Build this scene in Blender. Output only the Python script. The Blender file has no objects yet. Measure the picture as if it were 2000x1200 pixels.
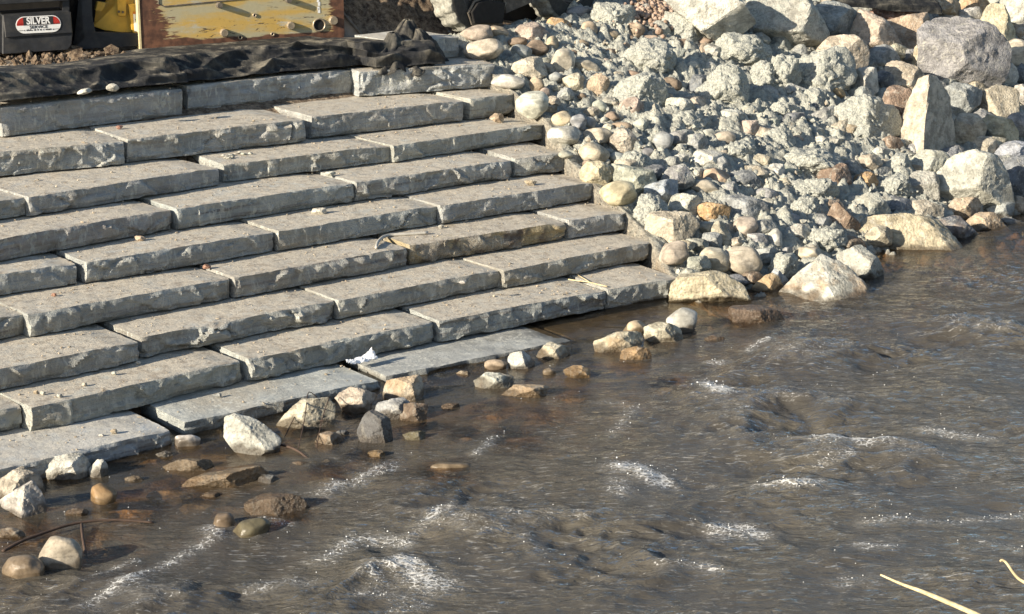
import bpy, bmesh, math, random
import numpy as np
from mathutils import Vector, Matrix

# ------------------------------------------------------------------ camera, sky, sun
scn = bpy.context.scene
col = scn.collection
FPX, PITCH, AZ, CH = 3700.0, math.radians(15.11), math.radians(51.571), 5.76
SUN_AZ, SUN_EL = math.radians(235.0), math.radians(19.5)
cd = bpy.data.cameras.new('camera'); cam = bpy.data.objects.new('camera', cd); col.objects.link(cam)
cam.location = (0, 0, CH); cam.rotation_euler = (math.pi/2 - PITCH, 0, 0)
cd.sensor_width = 36.0; cd.lens = 36.0*FPX/2000.0; cd.clip_start = 0.1; cd.clip_end = 2000
scn.camera = cam
w = bpy.data.worlds.new('World'); scn.world = w; w.use_nodes = True
wn = w.node_tree.nodes; wl = w.node_tree.links
sky = wn.new('ShaderNodeTexSky'); sky.sky_type = 'NISHITA'; sky.sun_disc = False
sky.sun_elevation = SUN_EL; sky.sun_rotation = SUN_AZ; sky.air_density = 1.0; sky.dust_density = 0.6; sky.ozone_density = 1.0
wl.new(sky.outputs[0], wn['Background'].inputs[0]); wn['Background'].inputs[1].default_value = 0.082
sd = bpy.data.lights.new('sun', 'SUN'); sd.energy = 4.9; sd.angle = math.radians(0.5); sd.color = (1.0, 0.885, 0.72)
so = bpy.data.objects.new('sun', sd); col.objects.link(so)
sv = Vector((math.sin(SUN_AZ)*math.cos(SUN_EL), math.cos(SUN_AZ)*math.cos(SUN_EL), math.sin(SUN_EL)))
so.rotation_euler = (-sv).to_track_quat('-Z', 'Y').to_euler()
scn.view_settings.view_transform = 'Standard'; scn.view_settings.look = 'None'
scn.view_settings.exposure = 1.0; scn.view_settings.gamma = 1.0
scn.view_settings.use_curve_mapping = False
scn.render.engine = 'CYCLES'
scn.cycles.max_bounces = 6; scn.cycles.diffuse_bounces = 3; scn.cycles.transparent_max_bounces = 6

# ------------------------------------------------------------------ geometry of the view and the place
FW = np.array([0, math.cos(PITCH), -math.sin(PITCH)]); UP = np.array([0, math.sin(PITCH), math.cos(PITCH)]); RT = np.array([1., 0, 0])
CAM = np.array([0, 0, CH])
U2 = np.array([math.sin(AZ), math.cos(AZ)]); N2 = np.array([-math.cos(AZ), math.sin(AZ)])   # along the steps / up the bank
U3 = np.array([U2[0], U2[1], 0]); N3 = np.array([N2[0], N2[1], 0])
Y = [22.427, 21.374, 20.469, 19.611, 18.922, 18.176, 17.410, 16.717, 15.982]   # noses of the courses
Z = [1.979, 1.601, 1.283, 1.038, 0.767, 0.506, 0.245, 0.0, -0.272]
ZP = 2.20                                                                      # plateau

def ray(px, py): return FW + (px-1000)/FPX*RT + (600-py)/FPX*UP
def on_z(px, py, z):
    d = ray(px, py); return CAM + d*((z-CH)/d[2])
def on_n(px, py, n):
    d = ray(px, py); return CAM + d*(n/(d[:2] @ N2))
def at_depth(px, py, y): return CAM + ray(px, py)*y
def un(P): return float(P[:2] @ U2), float(P[:2] @ N2)
def xy(u, n): return U2*u + N2*n
def project(P):
    q = np.asarray(P) - CAM; zc = q @ FW
    return 1000 + FPX*(q @ RT)/zc, 600 - FPX*(q @ UP)/zc
def sst(a, b, x):
    t = np.clip((np.asarray(x, float)-a)/(b-a), 0, 1); return t*t*(3-2*t)

def water_z(u): return -0.41 + 0.0235*(np.clip(u, 6.5, 15.6)-9.0) 
def u_end(n): return np.interp(n, [15.5, 16.7, 17.5, 18.2, 19.5, 20.5, 22.5], [15.7, 15.8, 16.15, 16.3, 16.45, 16.9, 17.1])
def bank_plane(u, n):
    """the slope the stones lie on, without lumps"""
    u = np.asarray(u, float); n = np.asarray(n, float)
    p = -0.272 + 0.349*(n-15.982) - 0.30*sst(17.5, 21.5, u)*(1-sst(16.2, 20, n))
    top = ZP + 1.4*sst(19.3, 22.0, u)
    z = np.minimum(p, top)
    bed = water_z(u) - 0.10 - 0.35*np.clip((15.9-n)/3.0, 0, 1) - 0.3*np.clip((15.9-n)/7.0, 0, 1)
    t = sst(15.6, 16.35, n)
    return bed*(1-t)+np.maximum(z, bed)*t
def on_bank(px, py, off=0.0):
    d = ray(px, py); lo, hi = 12.0, 60.0
    def g(t):
        P = CAM + d*t; u, n = un(P); return P[2] - (float(bank_plane(u, n)) + off)
    ts = np.linspace(lo, hi, 241); prev = lo
    for t in ts:
        if g(t) < 0: break
        prev = t
    a, b = prev, t
    for _ in range(30):
        m = (a+b)/2
        if g(m) > 0: a = m
        else: b = m
    return CAM + d*a
def on_water(px, py):
    z = -0.33
    for _ in range(6):
        P = on_z(px, py, z); z = float(water_z(un(P)[0]))
    return on_z(px, py, z)

# ------------------------------------------------------------------ noise
_r = np.random.RandomState(5)
_perm = _r.permutation(256); _perm = np.concatenate([_perm, _perm, _perm])
_g = _r.normal(size=(256, 3)); _g /= np.linalg.norm(_g, axis=1)[:, None]
def perlin(P):
    P = np.asarray(P, float); I = np.floor(P).astype(int); F = P - I; I &= 255
    W = F*F*F*(F*(F*6-15)+10); out = 0
    for dx in (0, 1):
        for dy in (0, 1):
            for dz in (0, 1):
                h = _perm[_perm[_perm[(I[:, 0]+dx) & 255]+((I[:, 1]+dy) & 255)]+((I[:, 2]+dz) & 255)]
                g = _g[h]
                v = g[:, 0]*(F[:, 0]-dx)+g[:, 1]*(F[:, 1]-dy)+g[:, 2]*(F[:, 2]-dz)
                out = out + v*(W[:, 0] if dx else 1-W[:, 0])*(W[:, 1] if dy else 1-W[:, 1])*(W[:, 2] if dz else 1-W[:, 2])
    return out*1.6
def fbm(P, octs=4, gain=0.5):
    P = np.asarray(P, float); s = 0; a = 1.0; t = 0
    for k in range(octs):
        s = s + a*perlin(P*(2.03**k)+k*17.3); t += a; a *= gain
    return s/t
def ridged(P, octs=4, gain=0.5):
    P = np.asarray(P, float); s = 0; a = 1.0; t = 0
    for k in range(octs):
        s = s + a*(1-2*np.abs(perlin(P*(2.03**k)+k*11.7))); t += a; a *= gain
    return s/t
def cells(P, seed, jit=1.0):
    """nearest and second-nearest seed distance, and a hash, of a 2-D cell noise"""
    P = np.asarray(P, float); I = np.floor(P).astype(int)
    d1 = np.full(len(P), 9.0); d2 = d1.copy(); hh = np.zeros(len(P), int); ox = np.zeros(len(P)); oy = np.zeros(len(P))
    for dx in (-1, 0, 1):
        for dy in (-1, 0, 1):
            c = I + (dx, dy); h = _perm[_perm[(c[:, 0]+seed*7) & 255]+(c[:, 1]+seed*13 & 255)]
            sx = c[:, 0]+0.5+jit*(_g[h, 0]*0.6); sy = c[:, 1]+0.5+jit*(_g[h, 1]*0.6)
            d = np.hypot(P[:, 0]-sx, P[:, 1]-sy); m = d < d1
            d2 = np.where(m, d1, np.minimum(d2, d)); hh = np.where(m, h, hh)
            ox = np.where(m, P[:, 0]-sx, ox); oy = np.where(m, P[:, 1]-sy, oy); d1 = np.where(m, d, d1)
    return d1, d2, hh, ox, oy

# ------------------------------------------------------------------ object helpers
def tag(o, label=None, cat=None, group=None, kind=None):
    if label: o['label'] = label
    if cat: o['category'] = cat
    if group: o['group'] = group
    if kind: o['kind'] = kind
    return o
def mesh_from(name, V, F, mats=None, smooth=True, attrs=None, fm=None, sharp=0):
    V = np.asarray(V, np.float32); me = bpy.data.meshes.new(name)
    Fs = F if isinstance(F, (list, tuple)) and len(F) and isinstance(F[0], np.ndarray) and F[0].ndim == 2 else [np.asarray(F)]
    loops = np.concatenate([f.ravel() for f in Fs]).astype(np.int32)
    tot = np.concatenate([np.full(len(f), f.shape[1], np.int32) for f in Fs])
    st = np.concatenate([[0], np.cumsum(tot)[:-1]]).astype(np.int32)
    me.vertices.add(len(V)); me.vertices.foreach_set('co', V.ravel())
    me.loops.add(len(loops)); me.loops.foreach_set('vertex_index', loops)
    me.polygons.add(len(tot)); me.polygons.foreach_set('loop_start', st); me.polygons.foreach_set('loop_total', tot)
    me.polygons.foreach_set('use_smooth', np.full(len(tot), smooth, bool))
    if fm is not None: me.polygons.foreach_set('material_index', np.asarray(fm, np.int32))
    for m in (mats or []): me.materials.append(m)
    for k, a in (attrs or {}).items():
        at = me.attributes.new(k, 'FLOAT', 'POINT'); at.data.foreach_set('value', np.asarray(a, np.float32))
    me.update(calc_edges=True); me.validate()
    if sharp: me.set_sharp_from_angle(angle=math.radians(sharp))
    return me
def obj(name, me, parent=None, loc=None):
    o = bpy.data.objects.new(name, me); col.objects.link(o)
    if parent is not None: o.parent = parent
    if loc is not None: o.location = loc
    return o
def empty(name, loc):
    o = bpy.data.objects.new(name, None); col.objects.link(o); o.location = loc; o.empty_display_size = 0.2; return o
def grid_faces(a, b):
    i = np.arange(a*b).reshape(a, b)
    return np.stack([i[:-1, :-1], i[1:, :-1], i[1:, 1:], i[:-1, 1:]], -1).reshape(-1, 4)
class MB:
    """collects boxes, prisms and tubes into one mesh"""
    def __init__(s): s.v = []; s.f3 = []; s.f4 = []; s.k = 0; s.m3 = []; s.m4 = []
    def add(s, V, F, mi=0):
        V = np.asarray(V, float); s.v.append(V)
        for f in F:
            f = [i+s.k for i in f]
            if len(f) == 4: s.f4.append(f); s.m4.append(mi)
            else:
                for j in range(1, len(f)-1): s.f3.append([f[0], f[j], f[j+1]]); s.m3.append(mi)
        s.k += len(V)
    def prism(s, poly, d, org, ax, ay, az, mi=0, bev=0.0):
        """polygon in (ax, ay) at org, extruded by d along az, with a small bevel on the front"""
        p = np.asarray(poly, float); c = p.mean(0); n = len(p)
        q = c+(p-c)*(1-bev/np.maximum(1e-6, np.linalg.norm(p-c, axis=1))[:, None]) if bev else None
        P = lambda r, h: org+r[:, :1]*ax+r[:, 1:]*ay+h*az
        rings = [P(p, 0), P(p, d-bev if bev else d)] + ([P(q, d)] if bev else [])
        V = np.concatenate(rings); F = [list(range(n))[::-1], [n*(len(rings)-1)+i for i in range(n)]]
        for k in range(len(rings)-1):
            for i in range(n): j = (i+1) % n; F.append([k*n+i, k*n+j, (k+1)*n+j, (k+1)*n+i])
        s.add(V, F, mi)
    def box(s, org, ax, ay, az, a, b, c, mi=0, bev=0.01):
        s.prism([(0, 0), (a, 0), (a, b), (0, b)], c, np.asarray(org, float), ax, ay, az, mi, bev)
    def tube(s, pts, rad, seg=8, mi=0, cap=True):
        pts = np.asarray(pts, float); n = len(pts); rad = np.broadcast_to(rad, n); V = []
        t0 = pts[1]-pts[0]; ref = np.array([0, 0, 1.]) if abs(t0[2]) < 0.8*np.linalg.norm(t0) else np.array([1., 0, 0])
        for i in range(n):
            t = pts[min(i+1, n-1)]-pts[max(i-1, 0)]; t = t/np.linalg.norm(t)
            a = np.cross(t, ref); a /= np.linalg.norm(a); b = np.cross(t, a)
            for k in range(seg):
                th = 2*math.pi*k/seg; V.append(pts[i]+rad[i]*(math.cos(th)*a+math.sin(th)*b))
        F = []
        for i in range(n-1):
            for k in range(seg): j = (k+1) % seg; F.append([i*seg+k, i*seg+j, (i+1)*seg+j, (i+1)*seg+k])
        if cap: F.append(list(range(seg))[::-1]); F.append([(n-1)*seg+k for k in range(seg)])
        s.add(V, F, mi)
    def build(s, name, mats, parent=None, smooth=False, org=None):
        V = np.concatenate(s.v); 
        if org is not None: V = V-np.asarray(org)
        Fs = []; fm = []
        if s.f4: Fs.append(np.array(s.f4)); fm += s.m4
        if s.f3: Fs.append(np.array(s.f3)); fm += s.m3
        me = mesh_from(name, V, Fs, mats if isinstance(mats, list) else [mats], smooth, None, fm)
        bm = bmesh.new(); bm.from_mesh(me); bmesh.ops.recalc_face_normals(bm, faces=bm.faces); bm.to_mesh(me); bm.free()
        return obj(name, me, parent, org if (org is not None and parent is None) else None)

# ------------------------------------------------------------------ materials
class NT:
    def __init__(s, name):
        s.m = bpy.data.materials.new(name); s.m.use_nodes = True; s.t = s.m.node_tree; s.n = s.t.nodes; s.l = s.t.links
        s.bsdf = s.n['Principled BSDF']; s.out = s.n['Material Output']
    def new(s, typ, **kw):
        x = s.n.new('ShaderNode'+typ)
        for k, v in kw.items(): setattr(x, k, v)
        return x
    def put(s, sock, v):
        if isinstance(v, bpy.types.NodeSocket): s.l.new(v, sock)
        elif v is not None: sock.default_value = v
    def coord(s, kind='Object'): return s.new('TexCoord').outputs[kind]
    def mapping(s, v, scale=(1, 1, 1), loc=(0, 0, 0), rot=(0, 0, 0)):
        x = s.new('Mapping'); s.put(x.inputs[0], v); s.put(x.inputs['Scale'], scale); s.put(x.inputs['Location'], loc); s.put(x.inputs['Rotation'], rot); return x.outputs[0]
    def noise(s, v, scale, detail=4, rough=0.55, dist=0.0, out=0):
        x = s.new('TexNoise'); s.put(x.inputs['Vector'], v); x.inputs['Scale'].default_value = scale; x.inputs['Detail'].default_value = detail
        x.inputs['Roughness'].default_value = rough; x.inputs['Distortion'].default_value = dist; return x.outputs[out]
    def vor(s, v, scale, feature='F1', out=0):
        x = s.new('TexVoronoi', feature=feature); s.put(x.inputs['Vector'], v); x.inputs['Scale'].default_value = scale; return x.outputs[out]
    def ramp(s, v, a, b, c0=0.0, c1=1.0):
        x = s.new('MapRange', interpolation_type='SMOOTHSTEP'); s.put(x.inputs[0], v); s.put(x.inputs[1], a); s.put(x.inputs[2], b)
        s.put(x.inputs[3], c0); s.put(x.inputs[4], c1); return x.outputs[0]
    def math(s, op, a, b=None, c=None):
        x = s.new('Math', operation=op); s.put(x.inputs[0], a); s.put(x.inputs[1], b); s.put(x.inputs[2], c); return x.outputs[0]
    def mix(s, f, a, b, blend='MIX'):
        x = s.new('Mix', data_type='RGBA', blend_type=blend, clamp_factor=True); s.put(x.inputs[0], f)
        for i, v in ((6, a), (7, b)): s.put(x.inputs[i], v if isinstance(v, bpy.types.NodeSocket) else (*v, 1.0))
        return x.outputs[2]
    def scale(s, c, f):
        x = s.new('VectorMath', operation='SCALE'); s.put(x.inputs[0], c); s.put(x.inputs[3], f); return x.outputs[0]
    def attr(s, name, typ='GEOMETRY', out='Fac'):
        x = s.new('Attribute', attribute_name=name, attribute_type=typ); return x.outputs[out]
    def bump(s, h, strength=0.5, dist=0.02, normal=None):
        x = s.new('Bump'); s.put(x.inputs['Height'], h); x.inputs['Strength'].default_value = strength; x.inputs['Distance'].default_value = dist
        if normal is not None: s.put(x.inputs['Normal'], normal)
        return x.outputs[0]
    def nz(s, kind='Normal'):
        g = s.new('NewGeometry'); x = s.new('SeparateXYZ'); s.l.new(g.outputs[kind], x.inputs[0]); return x.outputs[2]
    def fin(s, colr, rough=0.85, normal=None, spec=0.3, metal=0.0):
        b = s.bsdf
        s.put(b.inputs['Base Color'], colr if isinstance(colr, bpy.types.NodeSocket) else (*colr, 1.0)); s.put(b.inputs['Roughness'], rough)
        b.inputs['Specular IOR Level'].default_value = spec; s.put(b.inputs['Metallic'], metal)
        if normal is not None: s.put(b.inputs['Normal'], normal)
        return s.m

def m_slab():
    t = NT('sandstone'); oi = t.new('ObjectInfo'); base = oi.outputs['Color']
    off = t.new('VectorMath', operation='ADD'); t.put(off.inputs[0], t.coord()); t.put(off.inputs[1], t.scale(t.new('CombineXYZ').outputs[0], 1.0))
    cx = t.new('CombineXYZ'); t.put(cx.inputs[0], t.math('MULTIPLY', oi.outputs['Random'], 37.0)); t.put(cx.inputs[2], t.math('MULTIPLY', oi.outputs['Random'], 11.0)); t.put(off.inputs[1], cx.outputs[0])
    v = off.outputs[0]
    c = t.mix(t.ramp(t.noise(v, 3.0, 5), .3, .7), t.scale(base, .80), t.scale(base, 1.16))
    band = t.noise(t.mapping(v, (.55, .55, 13)), 1.0, 4, .6, .25)
    rv = t.math('FRACT', t.math('MULTIPLY', oi.outputs['Random'], 7.3))
    c = t.mix(t.math('MULTIPLY', t.ramp(band, .48, .66), t.math('MULTIPLY', rv, .85)), c, (.19, .172, .158))
    br = t.noise(t.mapping(v, (.8, .8, 5), (5, 2, 8)), 1.0, 3, .5)
    c = t.mix(t.math('MULTIPLY', t.ramp(br, .50, .68), t.math('SUBTRACT', .85, t.math('MULTIPLY', rv, .6))), c, (.36, .325, .26))
    scuff = t.math('MULTIPLY', t.ramp(t.noise(t.mapping(v, (16, 16, 5), rot=(0, .35, 0)), 1.0, 6, .7, .8), .50, .62), t.ramp(t.noise(v, 2.6, 3), .36, .50))
    c = t.mix(t.math('MULTIPLY', scuff, .8), c, (.60, .605, .54))
    st = t.attr('stain', 'OBJECT')
    stc = t.mix(t.ramp(t.noise(v, 3.2, 4), .42, .58), (.11, .085, .068), (.44, .36, .21))
    c = t.mix(t.math('MULTIPLY', t.math('MULTIPLY', st, .85), t.ramp(t.noise(v, 2.1, 4), .40, .58)), c, stc)
    # dry dirt and grit lying on the tread
    top = t.ramp(t.nz(), .75, .93)
    dn = t.noise(v, 5.0, 6, .65); sp = t.noise(v, 60, 2, .5)
    dirt = t.mix(t.ramp(sp, .35, .68), (.44, .395, .315), (.56, .51, .42))
    dirt = t.mix(t.ramp(t.noise(v, 9, 6, .7), .48, .64, 0, .8), dirt, (.30, .255, .20))
    am = t.math('MULTIPLY', top, t.math('MULTIPLY', t.ramp(dn, .26, .55, .25, 1.0), t.attr('dust', 'OBJECT')))
    c = t.mix(am, c, dirt)
    c = t.mix(t.math('MULTIPLY', top, t.ramp(t.noise(v, 30, 5, .7), .60, .70, 0, .5)), c, (.60, .56, .46))
    wet = t.attr('wet'); c = t.mix(wet, c, t.scale(c, .42))
    h = t.math('ADD', t.math('MULTIPLY', t.noise(v, 26, 8, .68), 1.0), t.math('MULTIPLY', t.noise(t.mapping(v, (6, 6, 22)), 1.0, 4), .7))
    bp = t.new('Bump'); t.put(bp.inputs['Height'], h); t.put(bp.inputs['Strength'], t.math('SUBTRACT', 1.0, t.math('MULTIPLY', top, .72))); bp.inputs['Distance'].default_value = .055
    return t.fin(c, t.ramp(wet, 0, 1, .9, .3), bp.outputs[0], .25)
def m_rock():
    t = NT('rock'); oi = t.new('ObjectInfo'); base = oi.outputs['Color']
    off = t.new('VectorMath', operation='ADD'); t.put(off.inputs[0], t.coord()); cx = t.new('CombineXYZ')
    t.put(cx.inputs[0], t.math('MULTIPLY', oi.outputs['Random'], 91.0)); t.put(off.inputs[1], cx.outputs[0]); v = off.outputs[0]
    c = t.mix(t.ramp(t.noise(v, 5, 8, .68), .36, .64), t.scale(base, .58), t.scale(base, 1.22))
    c = t.mix(t.ramp(t.noise(t.mapping(v, (3, 9, 14), rot=(.5, .3, .9)), 1.2, 5, .6, .6), .52, .66, 0, .6), c, t.scale(base, .42))
    rg = t.attr('rough', 'OBJECT')
    vein = t.ramp(t.noise(v, 9, 8, .75, 1.2), .52, .62)
    c = t.mix(t.math('MULTIPLY', t.math('MULTIPLY', vein, rg), .55), c, (.55, .53, .45))
    c = t.mix(t.ramp(t.noise(v, 45, 4, .7), .57, .68, 0, .55), c, t.scale(base, .38))
    rust = t.attr('rust', 'OBJECT'); c = t.mix(t.math('MULTIPLY', rust, t.ramp(t.noise(v, 4.2, 4), .46, .64)), c, (.40, .235, .10))
    mud = t.attr('mud', 'OBJECT')
    mm = t.ramp(t.math('ADD', t.noise(v, 6.5, 7, .7), t.math('MULTIPLY', t.math('SUBTRACT', mud, .5), .8)), .45, .58)
    mc = t.mix(t.ramp(t.noise(v, 38, 5, .7), .35, .65), (.235, .242, .222), (.50, .502, .43))
    c = t.mix(t.math('MULTIPLY', mm, t.ramp(mud, 0, .15)), c, mc)
    wet = t.attr('wet'); c = t.mix(wet, c, t.mix(.35, t.scale(c, .40), (.10, .066, .034)))
    h = t.math('ADD', t.noise(v, 14, 9, .7), t.math('MULTIPLY', t.vor(v, 30), .25))
    st = t.math('ADD', t.math('MULTIPLY', rg, .85), .10)
    bp = t.new('Bump'); t.put(bp.inputs['Height'], h); t.put(bp.inputs['Strength'], st); bp.inputs['Distance'].default_value = .045
    return t.fin(c, t.ramp(wet, 0, 1, .86, .25), bp.outputs[0], .3)
def m_bank():
    t = NT('clay_bank'); v = t.coord()
    c = t.mix(t.ramp(t.noise(v, 9, 6, .65), .35, .65), (.26, .268, .245), (.51, .512, .44))
    c = t.mix(t.ramp(t.noise(v, 45, 5, .7), .5, .7, 0, .7), c, (.57, .56, .46))
    c = t.mix(t.ramp(t.noise(v, 30, 4, .6), .58, .68, 0, .6), c, (.36, .29, .21))
    d = t.attr('dirt')
    dc = t.mix(t.ramp(t.noise(v, 14, 6, .7), .35, .65), (.10, .072, .052), (.33, .26, .185))
    c = t.mix(d, c, dc)
    s = t.attr('sand'); c = t.mix(s, c, t.mix(t.ramp(t.noise(v, 25, 5, .7), .4, .65), (.46, .38, .28), (.62, .54, .42)))
    wet = t.attr('wet'); c = t.mix(wet, c, t.mix(t.ramp(t.noise(v, 5, 5), .35, .65), (.06, .042, .03), (.36, .25, .145)))
    h = t.math('ADD', t.noise(v, 22, 9, .72), t.math('MULTIPLY', t.vor(v, 26), -.4))
    return t.fin(c, t.ramp(wet, 0, 1, .95, .35), t.bump(h, .9, .05), .2)
def m_soil():
    t = NT('soil'); v = t.coord()
    c = t.mix(t.ramp(t.noise(v, 12, 7, .7), .35, .66), (.085, .058, .042), (.33, .25, .17))
    c = t.mix(t.ramp(t.noise(v, 30, 4, .7), .58, .7), c, (.46, .38, .28))
    return t.fin(c, .95, t.bump(t.noise(v, 30, 8, .75), 1.0, .05), .15)
def m_fabric():
    t = NT('black_geotextile'); v = t.coord()
    c = t.mix(t.ramp(t.noise(v, 2.6, 5, .65), .45, .70), (.018, .019, .021), (.095, .088, .072))
    c = t.mix(t.math('MULTIPLY', t.ramp(t.noise(v, 3.0, 7, .68), .48, .68), t.ramp(t.nz(), .35, .97, .06, .8)), c, (.27, .24, .18))
    h = t.math('ADD', t.math('MULTIPLY', t.noise(t.mapping(v, (7, 7, 3)), 1.0, 6, .6), 1.0), t.math('MULTIPLY', t.noise(v, 120, 2), .15))
    return t.fin(c, .78, t.bump(h, .6, .05), .3)
def m_simple(name, c, rough=.6, metal=0.0, var=.25, sc=12, bump=.15, spec=.4, dust=0.0):
    t = NT(name); v = t.coord(); cc = t.mix(t.ramp(t.noise(v, sc, 6, .65), .35, .65), tuple(x*(1-var) for x in c), tuple(min(1, x*(1+var)) for x in c))
    if dust: cc = t.mix(t.ramp(t.noise(v, sc*.6, 6, .7), .45, .7, 0, dust), cc, (.30, .26, .19))
    return t.fin(cc, rough, t.bump(t.noise(v, sc*5, 5), bump, .01), spec, metal)
def m_plate():
    t = NT('worn_yellow_paint'); v = t.coord(); sx = t.new('SeparateXYZ'); t.put(sx.inputs[0], v); a, b = sx.outputs[0], sx.outputs[2]
    streak = t.noise(t.mapping(v, (3.2, 3, 22)), 1.0, 6, .65, .3)
    c = t.mix(t.ramp(t.noise(t.mapping(v, (1.3, 1, 5)), 1.0, 5), .4, .62), (.50, .335, .095), (.40, .36, .23))
    c = t.mix(t.ramp(t.noise(t.mapping(v, (2, 1, 9), (4, 0, 3)), 1.0, 6, .7), .55, .66, 0, .85), c, (.42, .41, .34))
    c = t.mix(t.math('MULTIPLY', t.ramp(t.noise(t.mapping(v, (4.5, 1, 17), (1, 0, 5), (0, .12, 0)), 1.0, 7, .7, .7), .57, .61), t.ramp(t.noise(t.mapping(v, (1.7, 1, 2.6)), 1.0, 2), .46, .56)), c, (.085, .065, .045))
    e1 = t.math('ADD', a, t.math('MULTIPLY', t.math('SUBTRACT', streak, .5), 1.1)); e1 = t.math('ADD', e1, t.math('MULTIPLY', b, .45))
    e2 = t.math('ADD', b, t.math('MULTIPLY', t.math('SUBTRACT', t.noise(t.mapping(v, (2, 1, 6)), 1.0, 4), .5), .16))
    e3 = t.math('ADD', t.math('SUBTRACT', 3.06, a), t.math('MULTIPLY', t.math('SUBTRACT', streak, .5), .5))
    r = t.math('MAXIMUM', t.ramp(e1, .50, .56, 1, 0), t.math('MAXIMUM', t.ramp(e2, .105, .13, 1, 0), t.ramp(e3, .20, .26, 1, 0)))
    rc = t.mix(t.ramp(t.noise(v, 9, 5), .35, .65), (.075, .038, .026), (.155, .075, .045))
    c = t.mix(r, c, rc)
    return t.fin(c, .55, t.bump(t.noise(v, 18, 6, .6), .25, .01), .35)
def m_tyre():
    t = NT('muddy_rubber'); v = t.coord(); md = t.attr('tread')
    c = t.mix(t.ramp(t.noise(v, 14, 6, .7), .35, .65), (.23, .225, .195), (.42, .41, .35))
    c = t.mix(md, (.02, .02, .021), c)
    return t.fin(c, .9, t.bump(t.noise(v, 25, 7, .7), .6, .02), .2)
def m_water():
    t = NT('river_water'); v = t.coord()
    n1 = t.noise(t.mapping(v, (1.0, 2.6, 1), rot=(0, 0, .2)), 4.2, 4, .55, .8); n2 = t.noise(t.mapping(v, (1.0, 2.8, 1)), 19.0, 4, .6, .6)
    ch = t.attr('chop')
    hb = t.math('MULTIPLY', t.math('ADD', t.math('MULTIPLY', n1, .75), t.math('MULTIPLY', n2, .17)), t.math('MULTIPLY', t.ramp(ch, 0, 1, .10, 1.0), t.ramp(t.noise(v, .9, 3), .35, .65, .5, 1.15)))
    bp = t.bump(hb, 1.0, .062)
    turb = t.attr('turbid')
    brown = t.mix(t.ramp(t.noise(v, .9, 3), .35, .65), (.086, .079, .067), (.112, .102, .082))
    brown = t.mix(t.attr('shoal'), brown, (.13, .088, .048))
    df = t.new('BsdfDiffuse'); t.put(df.inputs[0], brown); t.put(df.inputs['Normal'], bp)
    tr = t.new('BsdfTransparent'); tr.inputs[0].default_value = (.72, .60, .44, 1)
    body = t.new('MixShader'); t.put(body.inputs[0], turb); t.l.new(tr.outputs[0], body.inputs[1]); t.l.new(df.outputs[0], body.inputs[2])
    gl = t.new('BsdfGlossy'); gl.inputs['Roughness'].default_value = .06; t.put(gl.inputs['Normal'], bp)
    lw = t.new('LayerWeight'); lw.inputs[0].default_value = .5; t.put(lw.inputs['Normal'], bp); frs = t.math('ADD', .02, t.math('MULTIPLY', .98, t.math('POWER', lw.outputs['Facing'], 5.0)))
    mx = t.new('MixShader'); t.put(mx.inputs[0], frs); t.l.new(body.outputs[0], mx.inputs[1]); t.l.new(gl.outputs[0], mx.inputs[2])
    fo = t.attr('foam'); fn = t.noise(t.mapping(v, (1, 2.0, 1), rot=(0, 0, .4)), 20, 8, .75, 1.5); fv = t.vor(v, 20, 'DISTANCE_TO_EDGE')
    fz = t.math('ADD', t.math('MULTIPLY', t.math('SUBTRACT', t.math('ADD', t.math('MULTIPLY', fn, .55), t.math('MULTIPLY', t.noise(t.mapping(v, (1, 1.7, 1)), 8.0, 6, .72, .8), .45)), .5), 3.6), t.math('MULTIPLY', t.ramp(fv, 0, .16, 1, 0), .30))
    fm = t.ramp(t.math('ADD', t.math('MULTIPLY', fo, .64), fz), .55, .90)
    sk = t.math('MULTIPLY', t.ramp(t.noise(t.mapping(v, (1.6, 6.5, 1), rot=(0, 0, -.12)), 5.0, 8, .72, .6), .55, .64), t.ramp(t.noise(t.mapping(v, (.8, 1.6, 1)), 1.5, 4), .40, .60))
    fm = t.math('MAXIMUM', fm, t.math('MULTIPLY', t.math('MULTIPLY', sk, ch), .42))
    fd = t.new('BsdfDiffuse'); fd.inputs[0].default_value = (.78, .78, .75, 1); t.put(fd.inputs['Normal'], bp)
    m2 = t.new('MixShader'); t.put(m2.inputs[0], t.math('MAXIMUM', t.math('MULTIPLY', fm, .68), t.math('MULTIPLY', t.math('MULTIPLY', fo, .30), t.ramp(fn, .42, .62)))); t.l.new(mx.outputs[0], m2.inputs[1]); t.l.new(fd.outputs[0], m2.inputs[2])
    t.l.new(m2.outputs[0], t.out.inputs[0]); return t.m
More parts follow.
